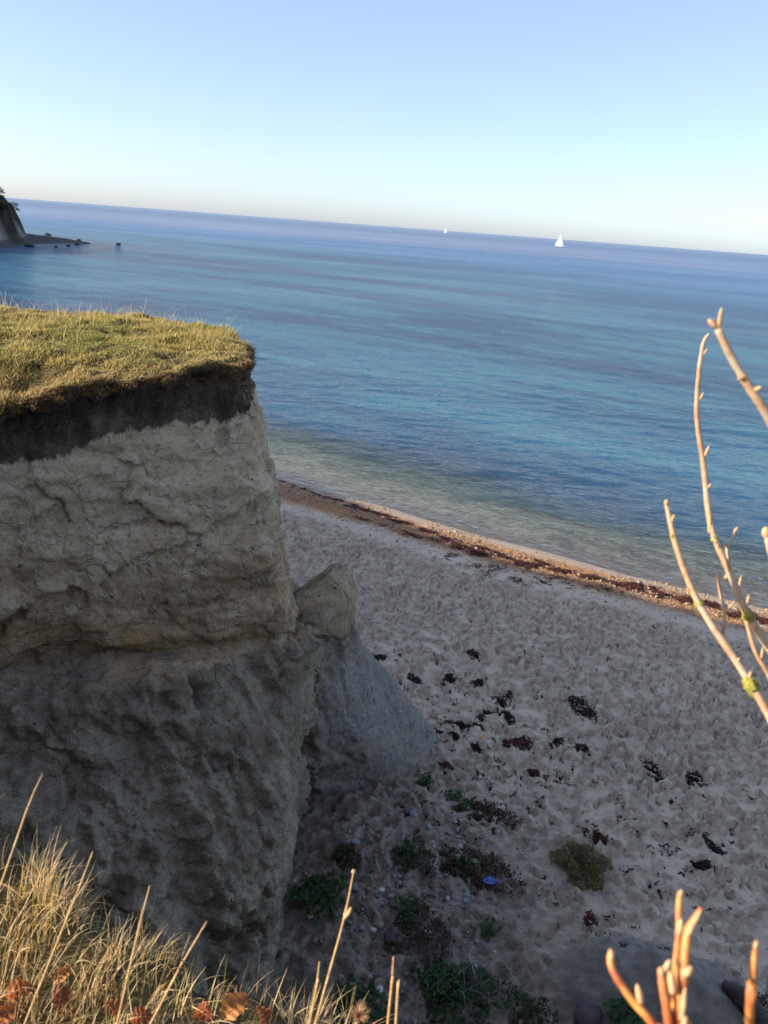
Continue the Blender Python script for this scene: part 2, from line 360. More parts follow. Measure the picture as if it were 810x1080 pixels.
def land_sdf(xs, ys, zs):
    X, Y = np.meshgrid(xs, ys, indexing='ij'); X3 = X[:, :, None].astype(np.float32); Y3 = Y[:, :, None].astype(np.float32); Z = zs[None, None, :].astype(np.float32)
    shp = X.shape; pp = xyz(X, Y).reshape(-1, 3)
    n2 = lambda sc, s, o=3: fbm(pp*sc, o, s).reshape(shp)[:, :, None].astype(np.float32)
    zt = ztop(X, Y)[:, :, None].astype(np.float32)
    # promontory: near-vertical walls
    dz = np.maximum(Z-4.6, -.1)
    fr_ = front_d(X, Y)[:, :, None].astype(np.float32)+.10*n2(.7, 101)+.05*n2(2.2, 105)
    d = fr_+.055*dz
    d = smax(d, ((X3+1.05)*.985+(Y3-8.9)*.17)+.185*dz+.07*n2(1.1, 111), .22)
    d = smax(d, ((X3+1.75)*.62+(Y3-11.6)*.78)+.16*dz, .5)
    d = smax(d, (Y3-12.55)+.12*dz+.3*n2(.4, 121), .5)
    # soil is cut back under an overhanging mat of turf
    rel = zt-Z
    d = d+.10*ss(.16, .28, rel)*ss(1.0, .55, rel)+.07*ss(.22, .12, rel)*ss(-2.6, -1.9, X3)-.03*ss(.22, .12, rel)*ss(-1.9, -2.6, X3)
    # notch where the wall meets the slumped ground
    d = d+(.10+.20*ss(-1.8, -3.2, X3))*ss(.22, .0, np.abs(Z-4.72-.12*n2(.9, 125)))
    # inland plateau and near bank
    pl = poly_sd(X, Y, LAND)[:, :, None].astype(np.float32)+.25*n2(.35, 131)*ss(1.5, 4, np.hypot(X, Y))[:, :, None]+.05*n2(1.9, 135)
    bat = np.where(Y3 < 5, .33, .22)
    pl = pl-bat*np.clip(zt-Z, 0, 20)-.05*ss(.2, .1, rel)
    d = np.minimum(d, pl) if False else smin(d, pl, .3)
    d = smax(d, (Z-zt), .10)
    # slumped apron in front of the wall
    yf = 8.88+(X3+1.05)*.35
    sl_ = np.interp(X, [-7, -4.3, -2.6, -1.4, -1], [.45, .55, 1.05, 1.75, 2.15])[:, :, None].astype(np.float32)
    led = ss(-1.7, -2.6, X3); dd_ = yf-Y3+.12*n2(1.1, 143)
    H = 4.68-sl_*np.clip(dd_-.45*led, 0, 9)-.32*led*ss(.55, .68, dd_)+.10*n2(.9, 141)
    floor_ = .55+np.clip(-(X3+1.2), 0, 6)*.98+.12*n2(.8, 145)
    H = np.maximum(H, floor_)
    s = (Z-H)*.55
    s = smax(s, X3+1.0+.04*n2(1.7, 149)-.02*(Z-2.5), .10)
    s = smax(s, Y3-10.5, .3)
    # dark hollows at the left of the apron
    for (hx, hy, hz, r, sq) in ((-3.75, 6.85, 4.22, .42, .6), (-3.1, 6.9, 3.95, .36, .6), (-3.6, 6.1, 3.6, .4, .5), (-2.75, 6.2, 2.7, .3, .5)):
        s = smax(s, -(np.sqrt((X3-hx)**2+(Y3-hy)**2+((Z-hz)/sq)**2)-r), .16)
    d = smin(d, s, .10)
    # grey buttress behind the nose
    b = (X3+.5)*.48-(Y3-10.28)*.877+.05*(Z-.8)+.24*ss(1.75, .95, Z+.25*n2(.8, 153))+.07*n2(.9, 151)
    b = smax(b, (X3-1.0)*.95-(Y3-11.6)*.25+.46*(Z-.8)+.09*n2(.7, 155), .45)
    b = smax(b, (Y3-13.0)+.45*(Z-.8), .5)
    b = smax(b, (Z-(4.08-.42*(X3+1.2)))*.85+.10*n2(1.3, 157), .22)
    b = np.where(X3 < -3, 1., b)
    d = smin(d, b, .09)
    return d

t = NT('cliff_earth'); p = t.pos()
soil = t.attr('soil').outputs['Fac']; low = t.attr('low').outputs['Fac']; tur = t.attr('turf').outputs['Fac']; grey = t.attr('grey').outputs['Fac']
wn = t.noise(t.map(p, (1, 1, .7)), 3.2, 5., .6); fn = t.noise(p, 17., 5., .65)
beds = t.noise(t.map(p, (.55, .55, 2.4), (.12, .1, 0)), 1.5, 6., .62, .7)
zc = t.math('ADD', t.n('ShaderNodeSeparateXYZ', {0: p}).outputs[2], t.math('MULTIPLY', t.math('SUBTRACT', t.noise(p, .8, 4., .6), .5), 1.6))
lowbed = t.rng(zc, 6.7, 5.5)
c = t.mix(t.rng(beds, .36, .66), t.mix(lowbed, (.64, .52, .345), (.52, .39, .235)), t.mix(lowbed, (.42, .32, .20), (.27, .185, .105)))
c = t.mix(t.math('MULTIPLY', t.rng(t.noise(p, .9, 4., .6, .6), .52, .68), t.rng(t.n('ShaderNodeSeparateXYZ', {0: p}).outputs[2], 7.2, 5.8)), c, (.42, .27, .12))
c = t.mix(t.math('MULTIPLY', t.rng(wn, .52, .66), .45), c, (.60, .54, .43))
c = t.mix(t.math('MULTIPLY', t.rng(fn, .52, .68), .6), c, (.17, .125, .08))
grit = t.noise(p, 48., 4., .7); c = t.mix(t.math('MULTIPLY', t.rng(grit, .56, .68), .65), c, (.12, .09, .06)); c = t.mix(t.math('MULTIPLY', t.rng(grit, .44, .34), .5), c, (.58, .50, .38))
lowc = t.mix(t.rng(t.noise(p, 1.6, 5., .6), .36, .64), (.37, .315, .23), (.21, .175, .125))
lowc = t.mix(t.math('MULTIPLY', t.rng(fn, .5, .7), .6), lowc, (.09, .075, .056))
lowc = t.mix(t.math('MULTIPLY', t.rng(grit, .55, .68), .75), lowc, (.06, .05, .038)); lowc = t.mix(t.math('MULTIPLY', t.rng(grit, .45, .34), .5), lowc, (.34, .295, .225))
c = t.mix(low, c, lowc)
c = t.mix(t.math('MULTIPLY', grey, t.rng(t.noise(p, 2., 4., .6), .3, .55)), c, t.mix(t.rng(fn, .4, .65), (.26, .25, .22), (.165, .16, .14)))
streak = t.noise(t.map(p, (1, 1, .16)), 9., 5., .65)
sj = t.math('ADD', soil, t.math('MULTIPLY', t.math('SUBTRACT', t.noise(t.map(p, (1, 1, .25)), 5., 5., .65), .5), .55))
soilc = t.mix(t.rng(streak, .3, .7), (.17, .122, .09), (.075, .053, .04))
soilc = t.mix(t.rng(sj, .34, .5), soilc, t.mix(t.rng(streak, .35, .65), (.03, .022, .016), (.07, .05, .038)))
c = t.mix(t.rng(sj, -.025, .03), c, soilc)
c = t.mix(tur, c, t.mix(t.rng(fn, .35, .65), (.10, .085, .035), (.13, .10, .05)))
# flints in the clay
pw = t.n('ShaderNodeVectorMath', {0: p, 1: t.n('ShaderNodeVectorMath', {0: t.n('ShaderNodeTexNoise', {'Vector': p, 'Scale': 22., 'Detail': 2.}).outputs[1], 1: (.09, .09, .09)}, operation='MULTIPLY').outputs[0]}, operation='ADD').outputs[0]
fl = t.n('ShaderNodeTexVoronoi', {'Vector': pw, 'Scale': 6.5, 'Randomness': 1.})
flm = t.math('MULTIPLY', t.rng(fl.outputs[0], .13, .09), t.rng(t.n('ShaderNodeSeparateColor', {0: fl.outputs[1]}).outputs[0], .62, .66))
c = t.mix(flm, c, t.mix(t.rng(t.n('ShaderNodeSeparateColor', {0: fl.outputs[1]}).outputs[1], .6, .7), (.05, .05, .055), (.42, .41, .4)))
crk = t.rng(t.voro(t.map(t.n('ShaderNodeVectorMath', {0: p, 1: t.n('ShaderNodeVectorMath', {0: t.n('ShaderNodeTexNoise', {'Vector': p, 'Scale': 2.5, 'Detail': 4.}).outputs[1], 1: (.55, .55, .55)}, operation='MULTIPLY').outputs[0]}, operation='ADD').outputs[0], (1, 1, 1.5)), 2.2, 'DISTANCE_TO_EDGE'), .0, .035)
hgt = t.math('ADD', t.math('ADD', t.math('MULTIPLY', t.noise(p, 11., 7., .68), .8), t.math('MULTIPLY', t.noise(p, 55., 4., .6), .22)), t.math('MULTIPLY', crk, t.rng(wn, .4, .6, 0., .35)))
hgt = t.math('ADD', hgt, t.math('MULTIPLY', streak, t.rng(sj, -.1, .1, 0., .7)))
CLIFF = t.done(t.pbr(c, .95, t.bump(t.math('MULTIPLY', hgt, t.math('SUBTRACT', 1., t.math('MULTIPLY', grey, .6))), 1., .055), .12))

def build_land(name, x0, x1, y0, y1, z0, z1, h, detail, cut=None):
    xs = np.arange(x0, x1, h); ys = np.arange(y0, y1, h); zs = np.arange(z0, z1, h)
    val = land_sdf(xs, ys, zs)
    if cut is not None:
        for (a, b, c_, d_) in cut:
            bx = np.maximum(np.abs(xs-(a+b)/2)[:, None]-(b-a)/2, np.abs(ys-(c_+d_)/2)[None, :]-(d_-c_)/2)
            val = np.maximum(val, -bx[:, :, None].astype(np.float32))
    v, f = surface_nets(val.astype(np.float32), (x0, y0, z0), h); n = vnormals(v, f)
    x, y, z = v.T
    zt = ztop(x.astype(float), y.astype(float)); rel = zt-z
    soil_ = z-np.interp(x, SOILX, SOILZ); soil_ = np.where((y < 6) | (x < -6), z-7.6, soil_)
    turf_ = ss(.55, .8, n[:, 2])*ss(.5, .2, rel)
    onwall = ss(.35, -.15, np.abs(front_d(x, y)+.055*(z-4.6)))*0
    low_ = ss(4.76, 4.60, z+.07*fbm(v*2.1, 3, 201))
    low_ = np.where(y < 5.5, ss(7.4, 6.2, z), low_)
    grey_ = ss(-.95, -.6, x)*ss(9.2, 9.7, y)*ss(4.0, 3.0, z)
    if detail:
        wall = (1-turf_)
        a1 = fbm(v*np.array([1.6, 1.6, 2.2]), 3, 211)
        a2 = fbm(v*np.array([5, 5, 6.5]), 4, 213)
        # flaking blocks on the wall: terraced noise
        tn = fbm(v*np.array([1.3, 1.3, 1.9])+.25*a2[:, None], 3, 217)*2.4; ter = np.floor(tn)+ss(.0, .14, tn-np.floor(tn))
        ef = ss(.0, .35, soil_)                         # in soil: vertical columns
        colm = fbm(v*np.array([7, 7, 1.3]), 3, 219)
        # down-slope rills on the apron
        al_ = np.array([.55, -.35, -.78]); al_ = al_/np.linalg.norm(al_); pr = v-(v@al_)[:, None]*al_*.92
        ril = np.clip(np.abs(fbm(pr*2.7+.08*a2[:, None], 3, 223))*2, 0, 1)-.5
        ril0 = np.clip(np.abs(fbm(pr*1.15+.12*a2[:, None], 2, 225))*2.2, 0, 1)-.5
        ril2 = np.clip(np.abs(fbm(pr*6.5, 2, 227))*2, 0, 1)-.5
        clod = np.abs(fbm(v*4.3, 4, 229))
        up = (1-low_)*(1-ef)
        crk_ = ss(.09, .0, np.abs(fbm(v*np.array([.8, .8, 1.7])+.18*a2[:, None], 3, 245)))*ss(-.1, .3, vn(v*.9, 247))
        fine = fbm(v*13, 2, 249)
        wq = v+.16*np.stack([fbm(v*1.7, 3, 261), fbm(v*1.7, 3, 263), fbm(v*1.7, 3, 265)], -1)
        c1, e1, s1 = cells(wq*np.array([1.25, 1.25, 1.7]), 271); c2, e2, s2 = cells(wq*np.array([4.6, 4.6, 5.5]), 281)
        frac = .12*c1+.20*s1+.022*c2+.045*s2-.025*ss(.08, .0, e1)-.010*ss(.10, 0, e2)
        disp = .009*fine*(1-.6*grey_)+up*(.015*a1+.014*a2+.015*ter-.05*crk_+frac*(.45+.55*ss(-.4, .5, vn(v*.8, 291))))+low_*ss(-.85, -1.25, np.where(y < 9.3, x, -9))*(.07*a1+(.26*ril0+.11*ril)*(.35+.65*ss(-3.2, -1.8, x))+.04*ril2*ss(-2.8, -1.6, x)+.10*clod*(.15+.85*ss(-1.9, -3.0, x))+.02*a2+.014*fine+.45*frac)*(1-.72*grey_)+ef*(.05*colm+.03*a2+.05*a1)
        # one chipped recess high on the nose, and a curved scar lower left
        u_ = (x+1.05)
        chip = ss(.0, .07, (6.74+.62*(x+1.62))-z)*ss(5.95, 6.45, z)*ss(-2.35, -1.9, x)*ss(1.6, .8, np.abs(front_d(x, y))*4)
        scar = ss(.55, .2, np.hypot((x+3.85)/1.1, (z-5.0)/.75))
        cav = ss(1., .55, np.hypot((x+1.97)/.10, (z-7.52)/.13))
        disp = disp-up*(.14*chip+.13*scar)-.1*cav
        disp = disp*wall*ss(.0, .14, rel+.1)+turf_*(.05*fbm(v*2.1, 3, 233)+.025*fbm(v*8, 2, 235))
        edge = ss(.3, .12, rel)*(1-turf_); disp += edge*(.09*fbm(v*np.array([1.7, 1.7, 1.]), 4, 237)+.06*fbm(v*6, 2, 238))
        disp = disp*np.where((y < 4.4) & (z > 7.3), .3, 1.)
        v = v+n*disp[:, None].astype(np.float32)
    else:
        v = v+n*(.35*fbm(v*.3, 4, 241)*(1-turf_))[:, None].astype(np.float32)
    o = mesh(name, v, f, CLIFF, True, None, dict(soil=soil_, low=low_, turf=turf_, grey=grey_))
    tag(o, kind='structure'); return o, v, f
cliff, CV, CF = build_land('cliff', -7.2, 2.4, 4.4, 13.9, -.3, 8.75, .036, True)
bank, BV, BF = build_land('cliff_bank', -7.2, 7.0, -2.4, 4.44, 2.0, 8.8, .065, True)
land, LV, LF = build_land('clifftop_land', -135, 125, -58, 148, -1.2, 9.6, .8, False, [(-6.6, 2.2, 4.0, 13.2), (-6.6, 6.4, -1.8, 4.4)])


# ------------------------------------------------------------------ small builders
def quads_sample(v, f, mask, n):
    """n random points on the faces picked by mask"""
    fs = f[mask]; k = rng.integers(0, len(fs), n); u, w_ = rng.random(n)[:, None], rng.random(n)[:, None]
    a, b, c_, d = (v[fs[k, i]] for i in range(4))
    return (a*(1-u)+b*u)*(1-w_)+(d*(1-u)+c_*u)*w_
def blades(base, h, az, lean, curl, wid, seg, col, tipcol=None):
    """ribbons growing from base; returns verts, faces, colours"""
    N = len(base); up = np.array([0, 0, 1.]); ld = np.stack([np.cos(az), np.sin(az), 0*az], -1)
    side = np.stack([-np.sin(az+rng.normal(0, .8, N)), np.cos(az), rng.normal(0, .2, N)], -1); side /= np.linalg.norm(side, axis=1, keepdims=True)
    p = np.array(base, float); P = []; d0 = up+ld*lean[:, None]
    for k in range(seg+1):
        t_ = k/seg; wk = (wid*(1-.92*t_**1.6)*.5)[:, None]
        P += [p-side*wk, p+side*wk]
        d = d0+(ld*1.0-up*.9)*(curl*t_**1.5*1.6)[:, None]; d /= np.linalg.norm(d, axis=1, keepdims=True)
        p = p+d*(h/seg)[:, None]
    V_ = np.stack(P, 1).reshape(-1, 3); b = (np.arange(N)*(2*seg+2))[:, None]
    fs = np.concatenate([b+np.array([[2*k, 2*k+1, 2*k+3, 2*k+2]]) for k in range(seg)], 1).reshape(-1, 4)
    tc = col if tipcol is None else tipcol
    C_ = np.stack([col*(1-(k//2)/seg)+tc*((k//2)/seg) for k in range(2*seg+2)], 1).reshape(-1, 3)
    return V_, fs.astype(np.int32), C_
def tube(pts, rad, seg=8, res=6, wob=0.):
    """smooth tapered tube through pts"""
    P = np.array(pts, float); n = len(P); rad = np.interp(np.linspace(0, 1, (n-1)*res+1), np.linspace(0, 1, len(rad)), rad)
    E_ = np.vstack([2*P[0]-P[1], P, 2*P[-1]-P[-2]]); C_ = []
    for i in range(n-1):
        for k in range(res+(i == n-2)):
            t_ = k/res; a, b, c_, d = E_[i:i+4]
            C_.append(.5*((2*b)+(c_-a)*t_+(2*a-5*b+4*c_-d)*t_**2+(-a+3*b-3*c_+d)*t_**3))
    C_ = np.array(C_); T = np.gradient(C_, axis=0); T /= np.linalg.norm(T, axis=1, keepdims=True)
    ref = np.array([.3, .5, .81]); V_ = []
    for i in range(len(C_)):
        a = np.cross(T[i], ref); a /= np.linalg.norm(a); b = np.cross(T[i], a); r = rad[i]*(1+wob*rng.normal())
        for k in range(seg): q = 2*math.pi*k/seg; V_.append(C_[i]+(a*math.cos(q)+b*math.sin(q))*r)
    m_ = len(C_); f_ = []
    for i in range(m_-1):
        for k in range(seg): f_.append((i*seg+k, i*seg+(k+1) % seg, (i+1)*seg+(k+1) % seg, (i+1)*seg+k))
    f_.append(tuple(range(seg))[::-1]); f_.append(tuple((m_-1)*seg+k for k in range(seg)))
    return V_, f_, C_
def ico(sub=1):
    bm = bmesh.new(); bmesh.ops.create_icosphere(bm, subdivisions=sub, radius=1); bm.verts.ensure_lookup_table()
    v = np.array([q.co[:] for q in bm.verts]); f = np.array([[q.index for q in g.verts] for g in bm.faces]); bm.free(); return v, f
ICO1, ICO2, ICO3 = ico(1), ico(2), ico(3)
def stone_mesh(name, size, sd, mat, sub=ICO3):
    v, f = sub; cv_, _e, cs_ = cells(v*1.15+sd*3.3, 320+sd); r = 1+.2*fbm(v*1.1+sd*7.1, 3, 300+sd)+.05*fbm(v*4+sd, 2, 310+sd)+.22*cv_+.12*cs_
    v = v*r[:, None]*np.asarray(size)
    return mesh(name, v, f.astype(np.int32), mat)
def leaves(n, centre, rad, ls, palette, flat=.5, dome=True, seed=0):
    """n small folded leaves inside a low dome: verts, faces, colours"""
    r_ = np.random.default_rng(seed+900); th = r_.uniform(0, 2*math.pi, n); rr = np.sqrt(r_.random(n))
    rr = rr*(1+.28*np.sin(th*3+seed)+.16*np.sin(th*5+seed*2))
    x = rr*np.cos(th)*rad[0]; y = rr*np.sin(th)*rad[1]
    top = np.sqrt(np.clip(1-(rr/1.25)**2, 0, 1)) if dome else np.ones(n)
    clum = .7+.5*vn(np.stack([x/rad[0]*3, y/rad[1]*3, x*0+seed], -1), 5)
    z = rad[2]*top*clum*r_.random(n)**.55
    c_ = np.stack([x, y, z], -1)+np.asarray(centre)
    az = r_.uniform(0, 2*math.pi, n); el = r_.normal(flat, .45, n); L = ls*r_.uniform(.55, 1.35, n)
    d = np.stack([np.cos(az)*np.cos(el), np.sin(az)*np.cos(el), np.sin(el)], -1); s_ = np.stack([-np.sin(az), np.cos(az), r_.normal(0, .35, n)], -1)
    nn = np.cross(d, s_); L = L[:, None]
    V_ = np.stack([c_, c_+d*L*.5+s_*L*.3+nn*L*.08, c_+d*L-nn*L*.12, c_+d*L*.5-s_*L*.3+nn*L*.08], 1).reshape(-1, 3)
    b = np.arange(n)*4; fs = np.stack([b, b+1, b+2, b, b+2, b+3], -1).reshape(-1, 3)
    pal = np.array(palette); k = r_.integers(0, len(pal), n); C_ = pal[k]*r_.uniform(.65, 1.3, (n, 1))
    return V_, fs.astype(np.int32), np.repeat(C_, 4, 0)
def join(parts):
    V_, F_, C_ = [], [], []; o = 0
    for v, f, c_ in parts: V_.append(v); F_.append(f+o); C_.append(c_); o += len(v)
    return np.concatenate(V_), np.concatenate(F_), np.concatenate(C_)

GRASS = leafmat('grass_blade', .5, .5); LEAF = leafmat('plant_leaf', .25, .6); WEED = leafmat('seaweed_strand', .03, .85)
BARK = None
t = NT('twig_bark'); p = t.pos(); c = t.mix(t.rng(t.noise(p, 60., 4.), .35, .65), (.42, .25, .13), (.27, .15, .085))
c = t.mix(t.rng(t.noise(t.map(p, (1, 1, 1)), 260., 3.), .62, .72), t.mix(t.rng(t.noise(p, 25., 3.), .4, .6), c, (.36, .29, .21)), (.13, .08, .055))
BARK = t.done(t.pbr(c, .55, t.bump(t.noise(p, 300., 3.), .3, .002), .35))
RED = NT('red_twig_bark'); p = RED.pos(); c = RED.mix(RED.rng(RED.noise(p, 50., 4.), .35, .65), (.55, .25, .06), (.36, .10, .04))
REDBARK = RED.done(RED.pbr(c, .5, RED.bump(RED.noise(p, 350., 3.), .25, .0015), .4))
BUD = simple('bud_scale', (.54, .37, .20), (.40, .24, .12), 220., .7, .4, .002)
LICHEN = simple('yellow_lichen', (.42, .37, .06), (.22, .22, .06), 300., .9, .9, .003)
FLINT = simple('flint', (.30, .30, .32), (.12, .12, .135), 14., .6, .3, .01)
DARKSTONE = simple('dark_stone', (.075, .06, .065), (.11, .085, .085), 9., .7, .5, .02)
SHADEDROCK = simple('shaded_rock', (.022, .022, .024), (.04, .038, .038), 3., .5, .5, .05)  # base colour darkened for shade that these sunlit rocks do not get
PALE = simple('pale_stone', (.58, .57, .55), (.42, .41, .40), 12., .7, .3, .01)

# ------------------------------------------------------------------ fallen clay block on the shoulder
bp = [aty(303, 634, 9.95), aty(343, 603, 10.25), aty(352, 605, 10.4), aty(366, 628, 10.35), aty(363, 676, 10.2), aty(311, 668, 9.85), aty(306, 650, 9.85)]
back = [q+np.array([.12, .55, -.06])*(1+.0*i) for i, q in enumerate(bp)]
bm = bmesh.new()
for q in bp+back: bm.verts.new(q)
bmesh.ops.convex_hull(bm, input=bm.verts); bmesh.ops.delete(bm, geom=[q for q in bm.verts if not q.link_faces], context='VERTS')
bmesh.ops.triangulate(bm, faces=bm.faces); bmesh.ops.bevel(bm, geom=bm.edges[:], offset=.03, segments=2, affect='EDGES')
for _ in range(2): bmesh.ops.triangulate(bm, faces=bm.faces); bmesh.ops.subdivide_edges(bm, edges=[e for e in bm.edges if e.calc_length() > .04], cuts=1, use_grid_fill=True)
bmesh.ops.triangulate(bm, faces=bm.faces); bmesh.ops.subdivide_edges(bm, edges=[e for e in bm.edges if e.calc_length() > .05], cuts=1, use_grid_fill=True)
bmesh.ops.triangulate(bm, faces=bm.faces); bm.normal_update(); bm.verts.ensure_lookup_table()
bv = np.array([q.co[:] for q in bm.verts]); bn = np.array([q.normal[:] for q in bm.verts]); bf = np.array([[q.index for q in g.verts] for g in bm.faces], np.int32); bm.free()
bv = bv+bn*(.045*fbm(bv*3.2, 4, 401)+.018*fbm(bv*11, 3, 405))[:, None]
blk = mesh('clay_block', bv, bf, CLIFF, True, None, dict(soil=np.full(len(bv), -2.), low=np.full(len(bv), .3), turf=np.zeros(len(bv)), grey=np.zeros(len(bv))))
tag(blk, 'angular pale clay block perched on the grey shoulder beside the cliff nose', 'boulder')

# ------------------------------------------------------------------ pebbles, wrack, debris on the beach
def shore_point(s, off):
    """s metres along the shore, off metres inland"""
    P = np.array(COAST[5:13], float); L = np.r_[0, np.cumsum(np.hypot(*np.diff(P, axis=0).T))]
    x = np.interp(s, L, P[:, 0]); y = np.interp(s, L, P[:, 1]); n_ = np.array([-.49, -.87])
    return x+n_[0]*off, y+n_[1]*off
def zlook(x, y):
    i = np.clip(np.searchsorted(bxs, x), 1, len(bxs)-1); j = np.clip(np.searchsorted(bys, y), 1, len(bys)-1)
    return (BZ[i, j]+BZ[i-1, j-1])/2
N = 16000; s_ = rng.uniform(10, 44, N); o_ = np.abs(rng.normal(1.4, .75, N)); X, Y = shore_point(s_, o_)
k_ = (vn(np.stack([X*.6, Y*.6, X*0], -1), 3) > -.35) & (X > -3.5-rng.random(N)*3) | (rng.random(N) < .12); X, Y = X[k_], Y[k_]
r_ = rng.lognormal(-4.05, .42, len(X)); v0, f0 = ico(1) if False else (ICO1[0], ICO1[1])
bm = bmesh.new(); bmesh.ops.create_icosphere(bm, subdivisions=1, radius=1); bm.free()
sc_ = np.stack([r_*rng.uniform(.8, 1.4, len(r_)), r_*rng.uniform(.8, 1.4, len(r_)), r_*rng.uniform(.45, .75, len(r_))], -1)
pv = v0[None]*sc_[:, None]+np.stack([X, Y, zlook(X, Y)+r_*.25], -1)[:, None]
pf = (f0[None]+(np.arange(len(X))*len(v0))[:, None, None]).reshape(-1, 3)
pal = np.array([(.36, .19, .08), (.25, .14, .07), (.38, .25, .13), (.13, .08, .05), (.28, .21, .15), (.36, .28, .2)]); pcx = np.repeat(pal[rng.integers(0, 6, len(X))], len(v0), 0)
t = NT('pebble'); PEB = t.done(t.pbr(t.attr('col').outputs['Color'], .55, None, .4))
o = mesh('shore_pebbles', pv.reshape(-1, 3), pf.astype(np.int32), PEB, True, None, None, pcx)
tag(o, 'orange and brown pebbles lying along the water edge', 'pebbles', kind='stuff')

def strands(n, cx, cy, sx_, sy_, ang, L, thick, pal, seed):
    """a tangle of short flat strands spread over an ellipse on the sand"""
    r = np.random.default_rng(seed+50); a = r.normal(0, .5, n); b = r.normal(0, .42, n)
    k = np.hypot(a, b) < 1.05; a, b = a[k], b[k]; b = b+.35*np.sin(a*2.5+seed); n = len(a)
    x = cx+math.cos(ang)*a*sx_-math.sin(ang)*b*sy_; y = cy+math.sin(ang)*a*sx_+math.cos(ang)*b*sy_
    z = zlook(x, y)+.004+thick*r.random(n)*np.clip(1-np.hypot(a, b), .1, 1)
    base = np.stack([x, y, z], -1); az = ang+r.normal(0, .9, n); pal = np.array(pal)
    ln = L*r.uniform(.5, 1.5, n); seg = 3; P = []
    d = np.stack([np.cos(az), np.sin(az), r.normal(.0, .12, n)], -1); sd_ = np.stack([-np.sin(az), np.cos(az), r.normal(0, .25, n)], -1)
    p = base-d*ln[:, None]/2; wd = r.uniform(.006, .02, n)[:, None]
    for q in range(seg+1):
        zz = np.clip(p[:, 2], zlook(p[:, 0], p[:, 1])+.003, zlook(p[:, 0], p[:, 1])+.012+thick); p = np.stack([p[:, 0], p[:, 1], zz], -1)
        ww = wd*(1-.8*abs(q/seg-.5)); P += [p-sd_*ww, p+sd_*ww]
        d = d+r.normal(0, .3, (n, 3))*np.array([1, 1, .4]); p = p+d*(ln/seg)[:, None]
    V_ = np.stack(P, 1).reshape(-1, 3); bb = (np.arange(n)*8)[:, None]
    f_ = np.concatenate([bb+np.array([[2*q, 2*q+1, 2*q+3, 2*q+2]]) for q in range(seg)], 1).reshape(-1, 4)
    C_ = np.repeat(pal[r.integers(0, len(pal), n)]*r.uniform(.6, 1.3, (n, 1)), 8, 0)
    return V_, f_.astype(np.int32), C_
DARKW = [(.012, .010, .009), (.02, .014, .012), (.03, .018, .014)]
REDW = [(.075, .018, .014), (.05, .015, .012), (.028, .012, .010), (.11, .032, .02)]
# wrack line along the top of the pebble ridge
parts = []
for (x0_, y0_, x1_, y1_, n, spread) in ((285, 503, 350, 527, 160, .10), (350, 527, 430, 552, 500, .16), (430, 552, 515, 586, 900, .22), (505, 578, 560, 598, 500, .16), (560, 594, 640, 612, 1300, .17), (640, 612, 730, 633, 1500, .2), (730, 633, 815, 657, 1400, .2), (470, 590, 560, 606, 140, .3), (375, 548, 470, 575, 160, .16), (560, 606, 640, 622, 90, .2)):
    a, b = ground(x0_, y0_), ground(x1_, y1_); tt = rng.random(n); L_ = np.hypot(b[0]-a[0], b[1]-a[1])
    n = int(n*1.7); spread *= 1.25
    for j in range(0, 12):
        tj = (j+rng.random())/12; c_ = a*(1-tj)+b*tj
        parts.append(strands(int(n/12*max(.05, rng.uniform(-.5, 2.4))), c_[0]+rng.normal(0, .06), c_[1]+rng.normal(0, spread*.9), L_/12*1.3, spread*rng.uniform(.5, 1.4), math.atan2(b[1]-a[1], b[0]-a[0])+rng.normal(0, .15), .14, .05, REDW, int(rng.integers(1e6))))
o = mesh('seaweed_wrack', *join(parts)[:2], WEED, False, None, None, join(parts)[2]); tag(o, 'dark red seaweed wrack strewn along the beach ridge', 'seaweed', kind='stuff')

